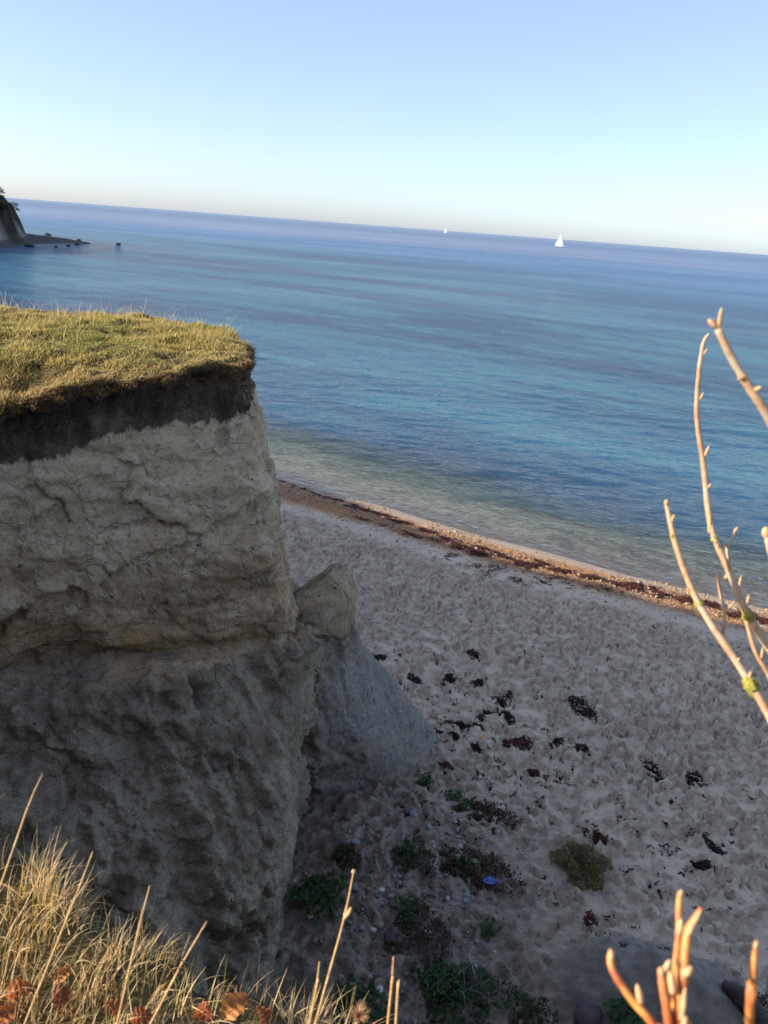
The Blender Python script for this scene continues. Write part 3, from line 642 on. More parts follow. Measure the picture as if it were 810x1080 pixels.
WL = [  # pixel centre, size in pixels, image angle, strands, label
 (612, 747, 46, 17, 25, 240, 'largest black seaweed clump, bent, on open sand right of the scatter'),
 (688, 811, 34, 15, 38, 190, 'black seaweed clump with a forked end far right of the big bent clump'),
 (734, 824, 22, 11, 32, 100, 'small black seaweed strip just right of the forked clump'),
 (742, 912, 26, 9, 30, 110, 'thin black seaweed strip right of the round olive bush'),
 (546, 784, 34, 16, 5, 200, 'broad flat black seaweed patch below the scattered clumps'),
 (498, 690, 13, 15, 70, 80, 'small upright black seaweed clump, highest of the scatter'),
 (398, 694, 15, 9, -20, 80, 'small black seaweed clump nearest the clay block'),
 (437, 717, 14, 9, 10, 70, 'small black seaweed clump, left one of three in a row'),
 (474, 718, 13, 11, 5, 70, 'small black seaweed clump, middle one of three in a row'),
 (503, 720, 15, 11, 5, 80, 'small black seaweed clump, right one of three in a row'),
 (531, 742, 19, 12, -20, 100, 'seaweed clump at the upper end of the dark trail'),
 (514, 752, 24, 8, -20, 90, 'seaweed strip in the middle of the dark trail'),
 (535, 757, 16, 8, 20, 80, 'seaweed clump just under the upper end of the dark trail'),
 (408, 734, 18, 6, 15, 60, 'thin seaweed strip beside the grey buttress'),
 (488, 765, 44, 8, 12, 170, 'long narrow seaweed strip left of the orange scrap'),
 (450, 771, 34, 7, 8, 100, 'narrow seaweed strip nearest the foot of the buttress'),
 (502, 788, 12, 8, 30, 50, 'small seaweed scrap just below the orange scrap'),
 (587, 783, 14, 9, 20, 70, 'small seaweed clump right of the broad flat patch'),
 (613, 790, 18, 7, 25, 70, 'seaweed clump below the big bent clump'),
 (478, 775, 16, 6, 10, 50, 'tiny seaweed strip under the long narrow strip'),
 (632, 884, 16, 14, 40, 90, 'brown seaweed clump behind the round olive bush'),
 (562, 815, 12, 7, 0, 50, 'reddish seaweed scrap below the broad flat patch'),
 (752, 893, 30, 6, 38, 70, 'sparse seaweed trail above the thin black strip'),
 (622, 972, 12, 9, 20, 60, 'brown seaweed scrap just above the low grey mound'),
 (470, 807, 20, 6, 35, 60, 'seaweed strip above the green and red plant patch')]
for i, (x, y, w_, h_, an, n, lab) in enumerate(WL):
    c_ = ground(x, y); ax = ground(x+w_/2*math.cos(math.radians(an)), y+w_/2*math.sin(math.radians(an)))
    bx_ = ground(x-h_/2*math.sin(math.radians(an)), y+h_/2*math.cos(math.radians(an)))
    la, lb = np.hypot(*(ax-c_)[:2]), np.hypot(*(bx_-c_)[:2]); ang = math.atan2(ax[1]-c_[1], ax[0]-c_[0])
    brown = 'brown' in lab or 'red' in lab
    v, f, cc = strands(int(n*4), c_[0], c_[1], la*.95, lb*.9, ang, .07, .035, REDW if brown else DARKW, 700+i)
    o = mesh('seaweed_clump', v, f, WEED, False, None, None, cc); tag(o, lab, 'seaweed', 'seaweed clumps on the sand')
# loose scraps
parts = []
for (x, y, rx, ry, n) in ((480, 740, 75, 45, 150), (430, 700, 40, 30, 40), (560, 800, 90, 50, 150), (640, 870, 120, 60, 110), (720, 880, 70, 70, 70), (520, 820, 70, 30, 90), (640, 960, 150, 50, 70), (600, 700, 150, 50, 90), (440, 780, 40, 30, 80), (720, 700, 80, 60, 40), (520, 640, 150, 40, 60), (470, 850, 60, 60, 120)):
    for _ in range(n//3):
        c_ = ground(x+rng.normal(0, rx*.55), min(1075, y+rng.normal(0, ry*.55)))
        parts.append(strands(int(rng.integers(2, 9)), c_[0], c_[1], .09, .05, rng.uniform(0, 3), .06, .02, DARKW+REDW[:1], int(rng.integers(1e6))))
v, f, cc = join(parts); o = mesh('seaweed_scraps', v, f, WEED, False, None, None, cc); tag(o, 'tiny dark seaweed scraps scattered over the trampled sand', 'seaweed', kind='stuff')

# stones
v0, f0 = ICO1; N = 1500; cx_ = rng.normal(425, 62, N); cy_ = rng.normal(940, 68, N)
pts = np.array([ground(a, min(b, 1078)) for a, b in zip(cx_, cy_)]); r_ = rng.lognormal(-4.1, .5, N)
sc_ = np.stack([r_*rng.uniform(.8, 1.5, N), r_*rng.uniform(.8, 1.5, N), r_*rng.uniform(.5, .9, N)], -1)
pv = v0[None]*sc_[:, None]*(1+.25*rng.normal(0, 1, (N, len(v0), 1)).clip(-1, 1))+pts[:, None]
pf = (f0[None]+(np.arange(N)*len(v0))[:, None, None]).reshape(-1, 3)
pal = np.array([(.10, .10, .12), (.20, .21, .25), (.30, .28, .25), (.16, .13, .1), (.22, .18, .14), (.5, .5, .52)]); cc = np.repeat(pal[rng.choice(6, N, p=[.2, .2, .2, .17, .2, .03])], len(v0), 0)
o = mesh('scree', pv.reshape(-1, 3), pf.astype(np.int32), PEB, False, None, None, cc); tag(o, 'small flints and clods scattered at the cliff foot', 'scree', kind='stuff')
SL = [(451, 984, .05, PALE, 'white stone lying in the green and brown plant patch'), (400, 1043, .045, PALE, 'white stone on dark soil near the bottom edge'), (402, 937, .04, PALE, 'white stone right of the shaded leafy plant'),
      (470, 921, .05, FLINT, 'pale grey stone beside the dry brown plant patch'), (411, 989, .08, DARKSTONE, 'dark stone left of the green and brown plant patch'), (436, 858, .07, FLINT, 'blue grey flint under the foot of the buttress'),
      (375, 887, .06, FLINT, 'grey flint in front of the shadowed cliff gap'), (618, 1072, .17, DARKSTONE, 'rounded dark purple boulder in front of the low grey mound'), (433, 949, .04, PALE, 'small pale stone left of the blue scrap'), (365, 862, .06, DARKSTONE, 'dark stone right under the grey buttress')]
for i, (x, y, r, mt, lab) in enumerate(SL):
    g = ground(x, y+2); o = stone_mesh('stone', (r*1.25, r, r*.75), i, mt); o.location = g+np.array([0, 0, r*.3]); o.rotation_euler = (rng.normal(0, .2), 0, rng.uniform(0, 6)); tag(o, lab, 'stone')
def scrap(name, x, y, sz, colr, lab, cat):
    mt = simple(name+'_plastic', colr, tuple(q*.7 for q in colr), 30., .4, .5, .01, .5); g = ground(x, y)
    xs_ = np.linspace(-1, 1, 7); A, B = np.meshgrid(xs_, xs_, indexing='ij'); zz = .35+.4*vn(np.stack([A*1.7, B*1.7, A*0+x], -1).reshape(-1, 3), 9).reshape(A.shape)
    v = np.stack([A*sz*1.3*(1-.25*B**2), B*sz*.7*(1-.3*A**2), zz*sz], -1).reshape(-1, 3); v2 = v.copy(); v2[:, 2] += sz*.12
    f_ = gridfaces(7, 7); o = mesh(name, np.vstack([v, v2]), np.vstack([f_[:, ::-1], f_+49]), mt); o.location = g+np.array([0, 0, .03]); o.rotation_euler = (.25, .1, rng.uniform(0, 3)); tag(o, lab, cat)
scrap('blue_wrapper', 516, 932, .085, (.06, .13, .45), 'crumpled blue wrapper at the edge of the dry brown plant patch', 'litter')
scrap('orange_scrap', 507, 779, .05, (.75, .30, .03), 'small orange scrap among the seaweed clumps', 'litter')

# ------------------------------------------------------------------ plants at the foot
G1 = [(.025, .06, .015), (.04, .085, .02), (.03, .075, .025)]; G2 = [(.05, .11, .03), (.035, .085, .03), (.07, .13, .045)]
BR = [(.07, .045, .028), (.10, .06, .035), (.05, .03, .022)]; RD = [(.09, .035, .022), (.06, .03, .02), (.12, .05, .03)]; OL = [(.20, .16, .05), (.15, .13, .04), (.24, .18, .07), (.11, .085, .04)]
PL = [  # x, y, half-width px, half-height px, height m, leaf m, n, palette, extra palette on one side, label
 ('round_bush', 612, 912, 25, 19, .42, .035, 5200, OL, None, 'round olive and brown bush standing alone on the sand'),
 ('plant_patch', 507, 858, 30, 19, .16, .06, 1100, RD+BR, G1, 'plant patch, green on its left and reddish brown on its right, below the seaweed strip'),
 ('dry_plant', 497, 914, 40, 26, .18, .055, 1500, BR+RD, G1[:1], 'wide dry brown plant patch with a blue wrapper at its edge'),
 ('dry_plant', 438, 901, 20, 17, .16, .05, 500, BR+G1, G2, 'small brown plant with a few green leaves left of the wide dry patch'),
 ('plant_patch', 445, 974, 28, 26, .15, .05, 900, BR+RD, G2, 'green and brown plant patch with a white stone in it'),
 ('leafy_plant', 335, 941, 26, 18, .2, .09, 330, G1+G2[:1], None, 'low dark green leafy plant in the shaded gap beside the cliff'),
 ('leafy_plant', 514, 981, 11, 7, .1, .09, 60, G2, None, 'tiny green leafy plant alone on the sand below the dry patch'),
 ('plant_patch', 488, 1043, 40, 28, .17, .07, 900, G1+BR[:1], G2, 'largest green plant at the bottom edge with pale grass blades over it'),
 ('leafy_plant', 377, 1058, 22, 17, .2, .10, 220, G1+G2[:1], None, 'dark green leafy plant at the bottom edge behind the dry stalks'),
 ('leafy_plant', 660, 1068, 15, 13, .2, .12, 90, G2, None, 'bright green broad leaved plant beside the dark purple boulder'),
 ('grass_tuft', 449, 822, 7, 11, .1, .05, 170, G2+G1, None, 'small green tuft right at the foot of the grey buttress'),
 ('grass_tuft', 476, 838, 12, 6, .09, .05, 150, G2+G1, None, 'thin green tuft linking the buttress foot to the green and red patch'),
 ('dry_plant', 367, 901, 13, 14, .16, .05, 380, RD+BR, G1[:1], 'small reddish brown plant right of the shaded leafy plant'),
 ('plant_patch', 800, 1066, 22, 16, .2, .06, 420, OL+BR, G1, 'mossy brown plant in the bottom right corner beside the log'),
 ('plant_patch', 560, 1068, 20, 14, .16, .06, 300, BR+G1, None, 'sparse dark plant on the left flank of the low grey mound')]
for i, (nm, x, y, rx, ry, hh_, ls, n, pal, pal2, lab) in enumerate(PL):
    g = ground(x, min(y+ry*.35, 1079)); d = np.linalg.norm(g-[0, 0, EYE]); mx = rx*d/FPX; my = min(ry*d/FPX*1.25, mx*1.3)
    r_ = thing(nm, lab, 'bush' if 'bush' in nm else 'plant', g-np.array([0, 0, .01]))
    v, f, cc = leaves(n, g, (mx, my, hh_), ls, pal, .45, True, i)
    v[:, 2] += np.interp(v[:, 0], [g[0]-mx, g[0]+mx], [0, 0])
    tag(mesh('foliage', v, f, LEAF, False, r_, None, cc), kind='stuff')
    if pal2:
        v, f, cc = leaves(int(n*.35), g+np.array([-mx*.45, my*.25 if i != 4 else my*.6, .02]), (mx*.5, my*.55, hh_), ls*1.15, pal2, .5, True, i+40); tag(mesh('green_foliage', v, f, LEAF, False, r_, None, cc), kind='stuff')
    ns = 26; b = g+np.stack([rng.normal(0, mx*.35, ns), rng.normal(0, my*.35, ns), np.zeros(ns)], -1)
    c_ = np.tile(np.array([[.10, .06, .035]]), (ns, 1)); v, f, cc = blades(b, rng.uniform(.7, 1.25, ns)*hh_, rng.uniform(0, 6.28, ns), rng.uniform(.1, .8, ns), rng.uniform(0, .4, ns), np.full(ns, .008), 3, c_); tag(mesh('stems', v, f, LEAF, False, r_, None, cc), kind='stuff')
    if 'pale grass' in lab or 'log' in lab:
        ns = 26; b = g+np.stack([rng.normal(.1, mx*.4, ns), rng.normal(.25, .2, ns), np.zeros(ns)+.03], -1); c_ = np.tile(np.array([[.22, .25, .24]]), (ns, 1))
        v, f, cc = blades(b, rng.uniform(.3, .55, ns), rng.uniform(0, 6.28, ns), rng.uniform(.2, .7, ns), rng.uniform(.6, 1.4, ns), np.full(ns, .014), 6, c_); tag(mesh('grass_blades', v, f, LEAF, False, r_, None, cc), kind='stuff')

# driftwood log
g = ground(762, 1040); g2 = ground(792, 1076); dr = (g2-g); DRIFT = simple('wet_driftwood', (.045, .035, .038), (.085, .065, .06), 18., .6, .7, .02)
v, f, _ = tube([g+[0, 0, .05], g+dr*.35+[0, 0, .13], g+dr*.8+[.04, 0, .12], g+dr*1.3+[.05, 0, .06]], [.06, .12, .13, .1], 12, 8, .06)
v = np.array(v); v = v+(.02*fbm(v*9, 3, 501))[:, None]; o = mesh('driftwood_log', v, f, DRIFT); tag(o, 'short dark driftwood log in the bottom right corner', 'log')

# ------------------------------------------------------------------ turf on the promontory
def zt_of(v): return ztop(v[:, 0].astype(float), v[:, 1].astype(float))
cn = vnormals(CV, CF); relv = zt_of(CV)-CV[:, 2]
fm = (cn[CF].mean(1)[:, 2] > .62) & (relv[CF].mean(1) < .5) & (CV[CF[:, 0], 0] < -.5)
N = 95000; b = quads_sample(CV, CF, fm, N); nz = fbm(b*np.array([.9, .9, 0]), 3, 601); n2_ = vn(b*np.array([5, 5, 0]), 605)
fdist = -front_d(b[:, 0], b[:, 1]); straw = np.array([.62, .46, .22]); grn = np.array([.25, .265, .06]); yel = np.array([.48, .39, .13]); brn = np.array([.24, .15, .065])
q = np.clip(.52+.8*nz+.3*n2_+rng.normal(0, .18, N), 0, 1)[:, None]; col = grn*(1-q)+yel*q; q = ss(.1, .7, vn(b*np.array([1.3, 1.3, 0]), 611))[:, None]*.6; col = col*(1-q)+np.array([.42, .28, .12])*q
e_ = (ss(1.0, .15, fdist+.35*n2_)*rng.uniform(.4, 1, N))[:, None]; col = col*(1-e_)+(straw*.65+brn*.35)*e_
pk = rng.random(N) < .14; col[pk] = straw*rng.uniform(.7, 1.2, (pk.sum(), 1)); col = col*rng.uniform(.7, 1.25, (N, 1))
tf = fbm(b*np.array([2.2, 2.2, 0]), 3, 609); h_ = rng.uniform(.025, .075, N)*(1+.5*n2_+1.1*np.clip(tf, -.5, 1.2)); h_ = np.clip(h_, .015, .2)
tall = rng.random(N) < .012*ss(2.2, 3.6, fdist)+.002; h_[tall] = rng.uniform(.16, .38, tall.sum()); col[tall] = straw*1.15
A = blades(b, h_, rng.uniform(0, 6.28, N), rng.uniform(.1, .9, N), rng.uniform(.1, 1.0, N), np.where(tall, .006, rng.uniform(.007, .014, N)), 3, col*.85, col*1.1)
# fringe hanging over the lip
fm2 = (cn[CF].mean(1)[:, 2] > -.2) & (cn[CF].mean(1)[:, 2] < .75) & (relv[CF].mean(1) < .24) & (CV[CF[:, 0], 0] > -6) & (CV[CF[:, 0], 1] < 12)
N = 15000; b = quads_sample(CV, CF, fm2, N); az = np.where(b[:, 1] < 9.2+.0*b[:, 0], math.atan2(-.94, .33), .2)+rng.normal(0, .7, N)
q = rng.random((N, 1)); col = (straw*.75*(1-q)+brn*q)*rng.uniform(.5, 1.1, (N, 1))
Bq = blades(b, rng.uniform(.04, .11, N), az, rng.uniform(.5, 1.4, N), rng.uniform(.6, 1.8, N), rng.uniform(.006, .012, N), 3, col, col*1.1)
v, f, cc = join([A, Bq]); o = mesh('cliff_turf', v, f, GRASS, False, None, None, cc); tag(o, 'short green and straw coloured turf covering the promontory top', 'grass', kind='stuff')
# roots dangling from the dark soil
fm3 = (relv[CF].mean(1) > .2) & (relv[CF].mean(1) < .5) & (cn[CF].mean(1)[:, 2] < .4) & (CV[CF[:, 0], 1] < 9.6) & (CV[CF[:, 0], 0] > -5)
N = 900; b = quads_sample(CV, CF, fm3, N)+np.array([.006, -.012, 0]); Rv = blades(b, rng.uniform(.05, .22, N), np.full(N, -1.2)+rng.normal(0, .5, N), np.full(N, .25), np.full(N, 3.), np.full(N, .005), 4, np.tile([[.06, .045, .035]], (N, 1)))
v = Rv[0].reshape(N, -1, 3); dz = v[:, :, 2]-v[:, :1, 2]; v[:, :, 2] = v[:, :1, 2]-np.abs(dz)*1.0-np.linspace(0, .12, v.shape[1])[None]*rng.random((N, 1))
o = mesh('turf_roots', v.reshape(-1, 3), Rv[1], LEAF, False, None, None, Rv[2]); tag(o, 'thin dark roots hanging from the soil under the turf', 'roots', kind='stuff')

# ------------------------------------------------------------------ foreground bank: grass, stalks, dry leaves
bn_ = vnormals(BV, BF); fc = BV[BF].mean(1); fm = (bn_[BF].mean(1)[:, 2] > .2) & (fc[:, 2] > 8.05) & (fc[:, 1] > .35) & (fc[:, 0] > -2.6) & (fc[:, 0] < .95) & (fc[:, 1] < 3)
N = 40000; b = quads_sample(BV, BF, fm, N); b[:, 2] -= .01
cl = vn(b*np.array([7, 7, 0]), 651); keep_ = rng.random(N) < np.clip(.55+.7*cl, .1, 1)*np.interp(b[:, 0], [-.45, -.2, 0, .06], [1, .75, .4, 0.]); b = b[keep_]; cl = cl[keep_]; N = len(b)
left = ss(-.2, -.95, b[:, 0]); h_ = (rng.uniform(.04, .125, N)+.04*left*rng.random(N))*(1+.3*cl); lng = rng.random(N) < .03; h_[lng] *= rng.uniform(1.2, 1.7, lng.sum())
pal = np.array([(.68, .50, .25), (.62, .43, .19), (.74, .58, .34), (.27, .28, .06), (.40, .36, .10), (.56, .24, .06), (.50, .36, .16)])
col = pal[rng.choice(7, N, p=[.30, .22, .15, .08, .10, .05, .10])]*rng.uniform(.7, 1.15, (N, 1)); tip = col*.8+np.array([.5, .36, .18])*.25
az = rng.normal(.5, 1.3, N); cur = np.abs(rng.normal(.35, .4, N)); strong = rng.random(N) < .16; cur[strong] += rng.uniform(.8, 1.8, strong.sum())
v, f, cc = blades(b, h_, az, rng.uniform(.05, .55, N), cur, rng.uniform(.0018, .0042, N), 6, col*1.08, tip*1.1)
o = mesh('bank_grass', v, f, GRASS, False, None, None, cc); tag(o, 'long dry golden and green grass on the near bank', 'grass', kind='stuff')

STRAW = simple('straw_stalk', (.58, .40, .20), (.44, .25, .10), 90., .6, .2, .002)
ST = [((45, 816, 1.28), (30, 850, 1.27), (2, 930, 1.3), 'single tall dry stalk rising at the left edge of the picture'),
      ((373, 919, 1.05), (362, 972, 1.08), (331, 1085, 1.15), 'longest dry stalk leaning in front of the cliff foot'),
      ((337, 1014, 1.12), (333, 1045, 1.13), (324, 1090, 1.16), 'short dry stalk just left of the longest one'),
      ((415, 1009, 1.02), (413, 1040, 1.04), (408, 1090, 1.08), 'straight dry stalk, left of the pair right of centre'),
      ((421, 1033, 1.03), (419, 1055, 1.05), (417, 1090, 1.08), 'shorter dry stalk, right of the pair right of centre'),
      ((98, 898, 1.2), (82, 940, 1.22), (58, 1000, 1.28), 'dry stalk with a cut tip above the left grass tuft'),
      ((158, 934, 1.2), (145, 985, 1.22), (128, 1060, 1.28), 'orange dry stalk in the middle of the grass'),
      ((218, 972, 1.15), (190, 1020, 1.18), (168, 1062, 1.22), 'greenish stalk leaning right at the edge of the grass')]
for i, (a, b, c_, lab) in enumerate(ST):
    A, B, C_ = px(*a), px(*b), px(*c_); gz = 8.38; dn = C_+(C_-B)/np.linalg.norm(C_-B)*max(.02, (C_[2]-gz)/max(.2, (B-C_)[2]/np.linalg.norm(B-C_)))
    r_ = thing('dry_stalk', lab, 'grass stalk', dn, 'dry stalks on the near bank')
    v, f, _ = tube([dn, C_, B, A], [.0015, .0014, .0012, .0007], 7, 6); mesh('stem', v, f, STRAW, True, r_)
    n_ = B+(A-B)*.15; v, f, _ = tube([n_-(A-B)*.04, n_, n_+(A-B)*.04], [.0012, .0017, .0012], 7, 3); mesh('node', v, f, BUD, True, r_)
    if i == 1:
        tv, tf, _ = tube([A-(A-B)*.02, A+(A-B)*.03], [.003, .002], 7, 2); mesh('seed_head', tv, tf, BUD, True, r_)
        q = B+(A-B)*.05; tv, tf, _ = tube([q, q+np.array([.006, 0, .012]), q+np.array([.008, 0, .02])], [.0018, .0028, .001], 6, 3); mesh('side_bud', tv, tf, BUD, True, r_)
# feathery seed head at the bottom
r_ = thing('seed_head_stalk', 'short stalk with a fluffy brown seed head at the bottom edge', 'grass stalk', px(372, 1092, 1.1)); v, f, _ = tube([px(372, 1092, 1.1), px(378, 1073, 1.1)], [.002, .002], 6, 3); mesh('stem', v, f, STRAW, True, r_)
n = 120; b = np.tile(px(378, 1073, 1.1), (n, 1)); v, f, cc = blades(b, rng.uniform(.008, .02, n), rng.uniform(0, 6.28, n), rng.uniform(.1, 2, n), rng.uniform(0, .5, n), np.full(n, .0016), 2, np.tile([[.45, .26, .14]], (n, 1))); mesh('seed_head', v, f, LEAF, False, r_, None, cc)

DL = leafmat('dry_leaf', .3, .5)
def dry_leaf(x, y, L, rot, colr, lab, z=None, tilt=.4):
    L *= .85; n = 22; s = np.linspace(0, 1, n); wv = L*.36*np.sin(math.pi*np.clip(s, 0, 1)**.85)*(1-.28*np.abs(np.sin(s*math.pi*3.6)))+.002
    V_ = []; curlk = rng.uniform(.25, .6)
    for k in range(n):
        for u in (-1, -.5, 0, .5, 1):
            xx = (s[k]-.5)*L; yy = u*wv[k]; zz = abs(u)**1.4*wv[k]*curlk+L*.22*math.sin(s[k]*3.3)+.004*math.sin(k*1.7+u*3)
            V_.append((xx, yy, zz))
    f_ = gridfaces(n, 5); V_ = np.array(V_); c_ = np.array(colr); cc = np.tile(c_, (len(V_), 1))*(1+.25*vn(V_*60, 3))[:, None]
    gz = 8.44 if z is None else z; g = at(x, y, gz)
    r_ = thing('dry_leaf', lab, 'leaf', g, 'dry leaves on the near bank'); M_ = Matrix.Translation(g) @ Matrix.Rotation(rot, 4, 'Z') @ Matrix.Rotation(tilt, 4, 'X') @ Matrix.Rotation(-.25, 4, 'Y')
    T_ = lambda a: np.array([(M_ @ Vector(q))[:] for q in a])
    mesh('blade', T_(V_), f_.astype(np.int32), DL, True, r_, None, cc)
    v, f, _ = tube(T_([(-.72*L, 0, 0), (-.5*L, 0, .004), (0, 0, L*.22+.001), (.5*L, 0, .0)]), [.0013, .0012, .0008, .0003], 5, 4); mesh('midrib', v, f, STRAW, True, r_)
OR = (.34, .105, .025); OR2 = (.42, .17, .04); OR3 = (.25, .07, .022); YL = (.55, .36, .12)
for a in [(22, 1046, .075, .3, OR, 'rust brown dry leaf at the left edge among the grass'), (62, 1052, .065, 1.9, OR3, 'dark red dry leaf right of the left edge leaf'), (118, 1066, .06, 2.6, OR, 'rust dry leaf under the densest grass near the bottom'),
          (247, 1062, .085, .9, OR2, 'large curled orange dry leaf at the bottom edge right of the grass'), (216, 1070, .065, -.5, OR3, 'dark dry leaf left of the large curled orange leaf'), (275, 1074, .06, 2.2, OR, 'small rust dry leaf right of the large curled orange leaf'),
          (66, 1028, .05, 1.2, OR2, 'small bright orange dry leaf half hidden in the grass'), (35, 1000, .04, .2, YL, 'pale yellow dry leaf caught high in the left grass'), (6, 1072, .07, 1.1, OR, 'rust dry leaf in the bottom left corner'), (150, 1074, .06, .1, OR3, 'dark red dry leaf at the bottom edge below the grass')]:
    dry_leaf(*a, z=8.53 if 'caught' in a[5] else 8.425)

# ------------------------------------------------------------------ bare twigs on the right
def bud(parent, p, d, L, r, mat=None):
    d = np.asarray(d, float); d /= np.linalg.norm(d); v, f, _ = tube([p-d*L*.15, p+d*L*.3, p+d*L*.7, p+d*L], [r*.7, r, r*.75, r*.12], 8, 4); return mesh('bud', v, f, mat or BUD, True, parent)
root = np.array([.80, .78, 8.36])
sh = thing('bare_shrub', 'bare shrub reaching into the picture from the right edge with lichened branches', 'shrub', root)
def branch(parent, pts, rad, buds=(), lich=(), name='branch', mat=None, tail=None, thin=1.):
    P = [px(*q) for q in pts]
    if tail is not None: P += [np.array(q) for q in tail]
    v, f, C_ = tube(P, [q*.74*thin for q in rad], 9, 7, .045); br = mesh(name, v, f, mat or BARK, True, parent)
    for (x, y, d, dx, dy, L, r) in buds:
        a = px(x, y, d); b = px(x+dx, y+dy, d*.995); q = mesh('bud', *tube([a, a*.65+b*.35, a*.3+b*.7, b], [r*.45*thin, r*.56*thin, r*.5*thin, r*.18*thin], 8, 4)[:2], BUD, True, br)
    for (x, y, d, L, r) in lich:
        c_ = px(x, y, d); k = np.argmin(np.linalg.norm(C_-c_, axis=1)); c_ = C_[k]; tdir = C_[min(k+1, len(C_)-1)]-C_[k-1]; tdir = tdir/np.linalg.norm(tdir)
        lv, lf = ICO3; n_ = fbm(lv*2.6+x, 3, int(x)); e = lv*(.72*r*(1+.6*n_))[:, None]; e = e+np.outer(e@tdir, tdir)*(L/r-1)*.8; mesh('lichen', e+c_-RV*r*.12, lf.astype(np.int32), LICHEN, True, br)
    return br
r0 = tuple(root)
branch(sh, [(757, 347, .74), (772, 378, .745), (790, 408, .75), (812, 443, .76), (850, 520, .80), (900, 640, .9)], [.0042, .0046, .0052, .0056, .006, .007, .009, .010], [(785, 398, .745, -7, 2, 0, .0032), (795, 412, .75, 8, -4, 0, .0034), (756, 345, .74, -9, -8, 0, .0050), (758, 346, .74, 3, -21, 0, .0036)], tail=[(.80, .80, 8.9), r0])
branch(sh, [(748, 352, 1.02), (742, 362, 1.02), (737, 395, 1.02), (735, 440, 1.02), (742, 490, 1.02), (750, 555, 1.02), (768, 600, 1.02), (790, 650, 1.02), (815, 690, 1.03), (880, 800, 1.1)], [.0022, .003, .0036, .004, .0046, .005, .0056, .006, .0066, .007, .009, .010],
       [(742, 374, 1.02, 4, -6, 0, .0022), (738, 422, 1.02, 4, -8, 0, .0024), (743, 482, 1.02, 5, -12, 0, .003), (746, 516, 1.02, 4, -6, 0, .0026), (748, 562, 1.02, 1, -18, 0, .0042), (760, 582, 1.02, -4, -8, 0, .003)], [(753, 569, 1.02, .008, .0055), (789, 650, 1.02, .011, .0085)], tail=[(.83, .95, 8.9), r0])
branch(sh, [(703, 531, .96), (708, 555, .96), (715, 582, .96), (730, 622, .96), (748, 655, .96), (775, 695, .96), (800, 735, .965), (830, 790, .97), (880, 880, 1.05)], [.0036, .0044, .005, .0052, .0058, .006, .0062, .0066, .009, .010],
       [(703, 533, .96, 0, -6, 0, .0052), (708, 551, .96, 3, -8, 0, .0034), (729, 626, .96, -5, -6, 0, .003), (776, 699, .96, 4, -5, 0, .0028), (790, 716, .96, 2, -8, 0, .003)], [(711, 566, .96, .005, .0052), (738, 638, .96, .006, .006), (793, 724, .96, .016, .0095)], tail=[(.82, .92, 8.8), r0])
branch(sh, [(757, 603, 1.0), (759, 622, 1.0), (764, 646, .99), (762, 672, .965)], [.0022, .0028, .003, .0034], [(764, 646, .99, 11, -12, 0, .0018)], name='side_twig')
branch(sh, [(776, 557, 1.04), (770, 574, 1.04), (767, 577, 1.04), (769, 598, 1.03), (766, 610, 1.02)], [.0022, .0028, .0032, .0032, .0036], [(776, 560, 1.04, 2, -4, 0, .0026), (766, 576, 1.04, -2, -3, 0, .003)], name='side_twig')
branch(sh, [(770, 598, 1.05), (778, 622, 1.05), (787, 655, 1.05), (797, 688, 1.05), (812, 714, 1.06), (850, 790, 1.12)], [.0024, .003, .0034, .0036, .0042, .006], [(779, 622, 1.05, 3, -16, 0, .0026), (787, 641, 1.05, 3, -14, 0, .003), (803, 694, 1.05, 2, -12, 0, .0026)], name='side_twig')
branch(sh, [(809, 562, .9), (812, 580, .9), (830, 640, .92), (900, 800, 1.0)], [.0035, .0045, .005, .008], [(808, 566, .9, 0, -10, 0, .008)], name='side_twig')
# young shoots at the bottom
root2 = np.array([.33, .66, 8.40])
sh2 = thing('shrub_shoots', 'cluster of orange red budding shoots at the bottom right of centre', 'shrub', root2)
tl = [(.26, .56, 9.0), tuple(root2)]
branch(sh2, [(717, 942, .62), (716, 960, .62), (716, 985, .62), (713, 1020, .625), (712, 1060, .635), (711, 1125, .66)], [.0030, .0040, .0040, .0044, .005, .006, .007], [(716, 985, .617, 3, -16, 0, .0052), (717, 945, .62, 2, -6, 0, .0036), (712, 1018, .617, 0, -9, 0, .003)], name='stem', thin=.8, mat=REDBARK, tail=tl)
branch(sh2, [(740, 958, .60), (731, 972, .60), (725, 984, .60), (722, 1015, .602), (720, 1040, .605), (714, 1080, .615), (711, 1125, .64)], [.0030, .0044, .0048, .005, .0056, .006, .007, .007], [(725, 986, .598, 14, -26, 0, .0046), (722, 1028, .6, 8, -8, 0, .006), (719, 1075, .6, 4, -34, 0, .0042), (718, 1090, .6, 6, -18, 0, .0044)], name='stem', thin=.8, mat=REDBARK, tail=tl)
branch(sh2, [(697, 1022, .60), (699, 1038, .60), (703, 1062, .605), (707, 1088, .615), (711, 1125, .64)], [.0042, .0044, .0050, .0056, .006, .007], [(698, 1028, .597, -1, -8, 0, .0046), (700, 1026, .597, 7, -14, 0, .0042), (710, 1048, .6, -4, -30, 0, .0055)], name='stem', thin=.8, mat=REDBARK, tail=tl)
branch(sh2, [(645, 1003, .60), (644, 1015, .60), (650, 1030, .60), (668, 1056, .605), (690, 1082, .61), (711, 1125, .64)], [.0036, .0042, .0042, .0046, .005, .006, .007], [(645, 1010, .598, -1, -9, 0, .0042), (676, 1058, .598, -4, -20, 0, .0048)], name='stem', thin=.8, mat=REDBARK, tail=tl)
root3 = np.array([.56, .68, 8.40])
sh3 = thing('shrub_shoot', 'single orange budding shoot in the bottom right corner', 'shrub', root3)
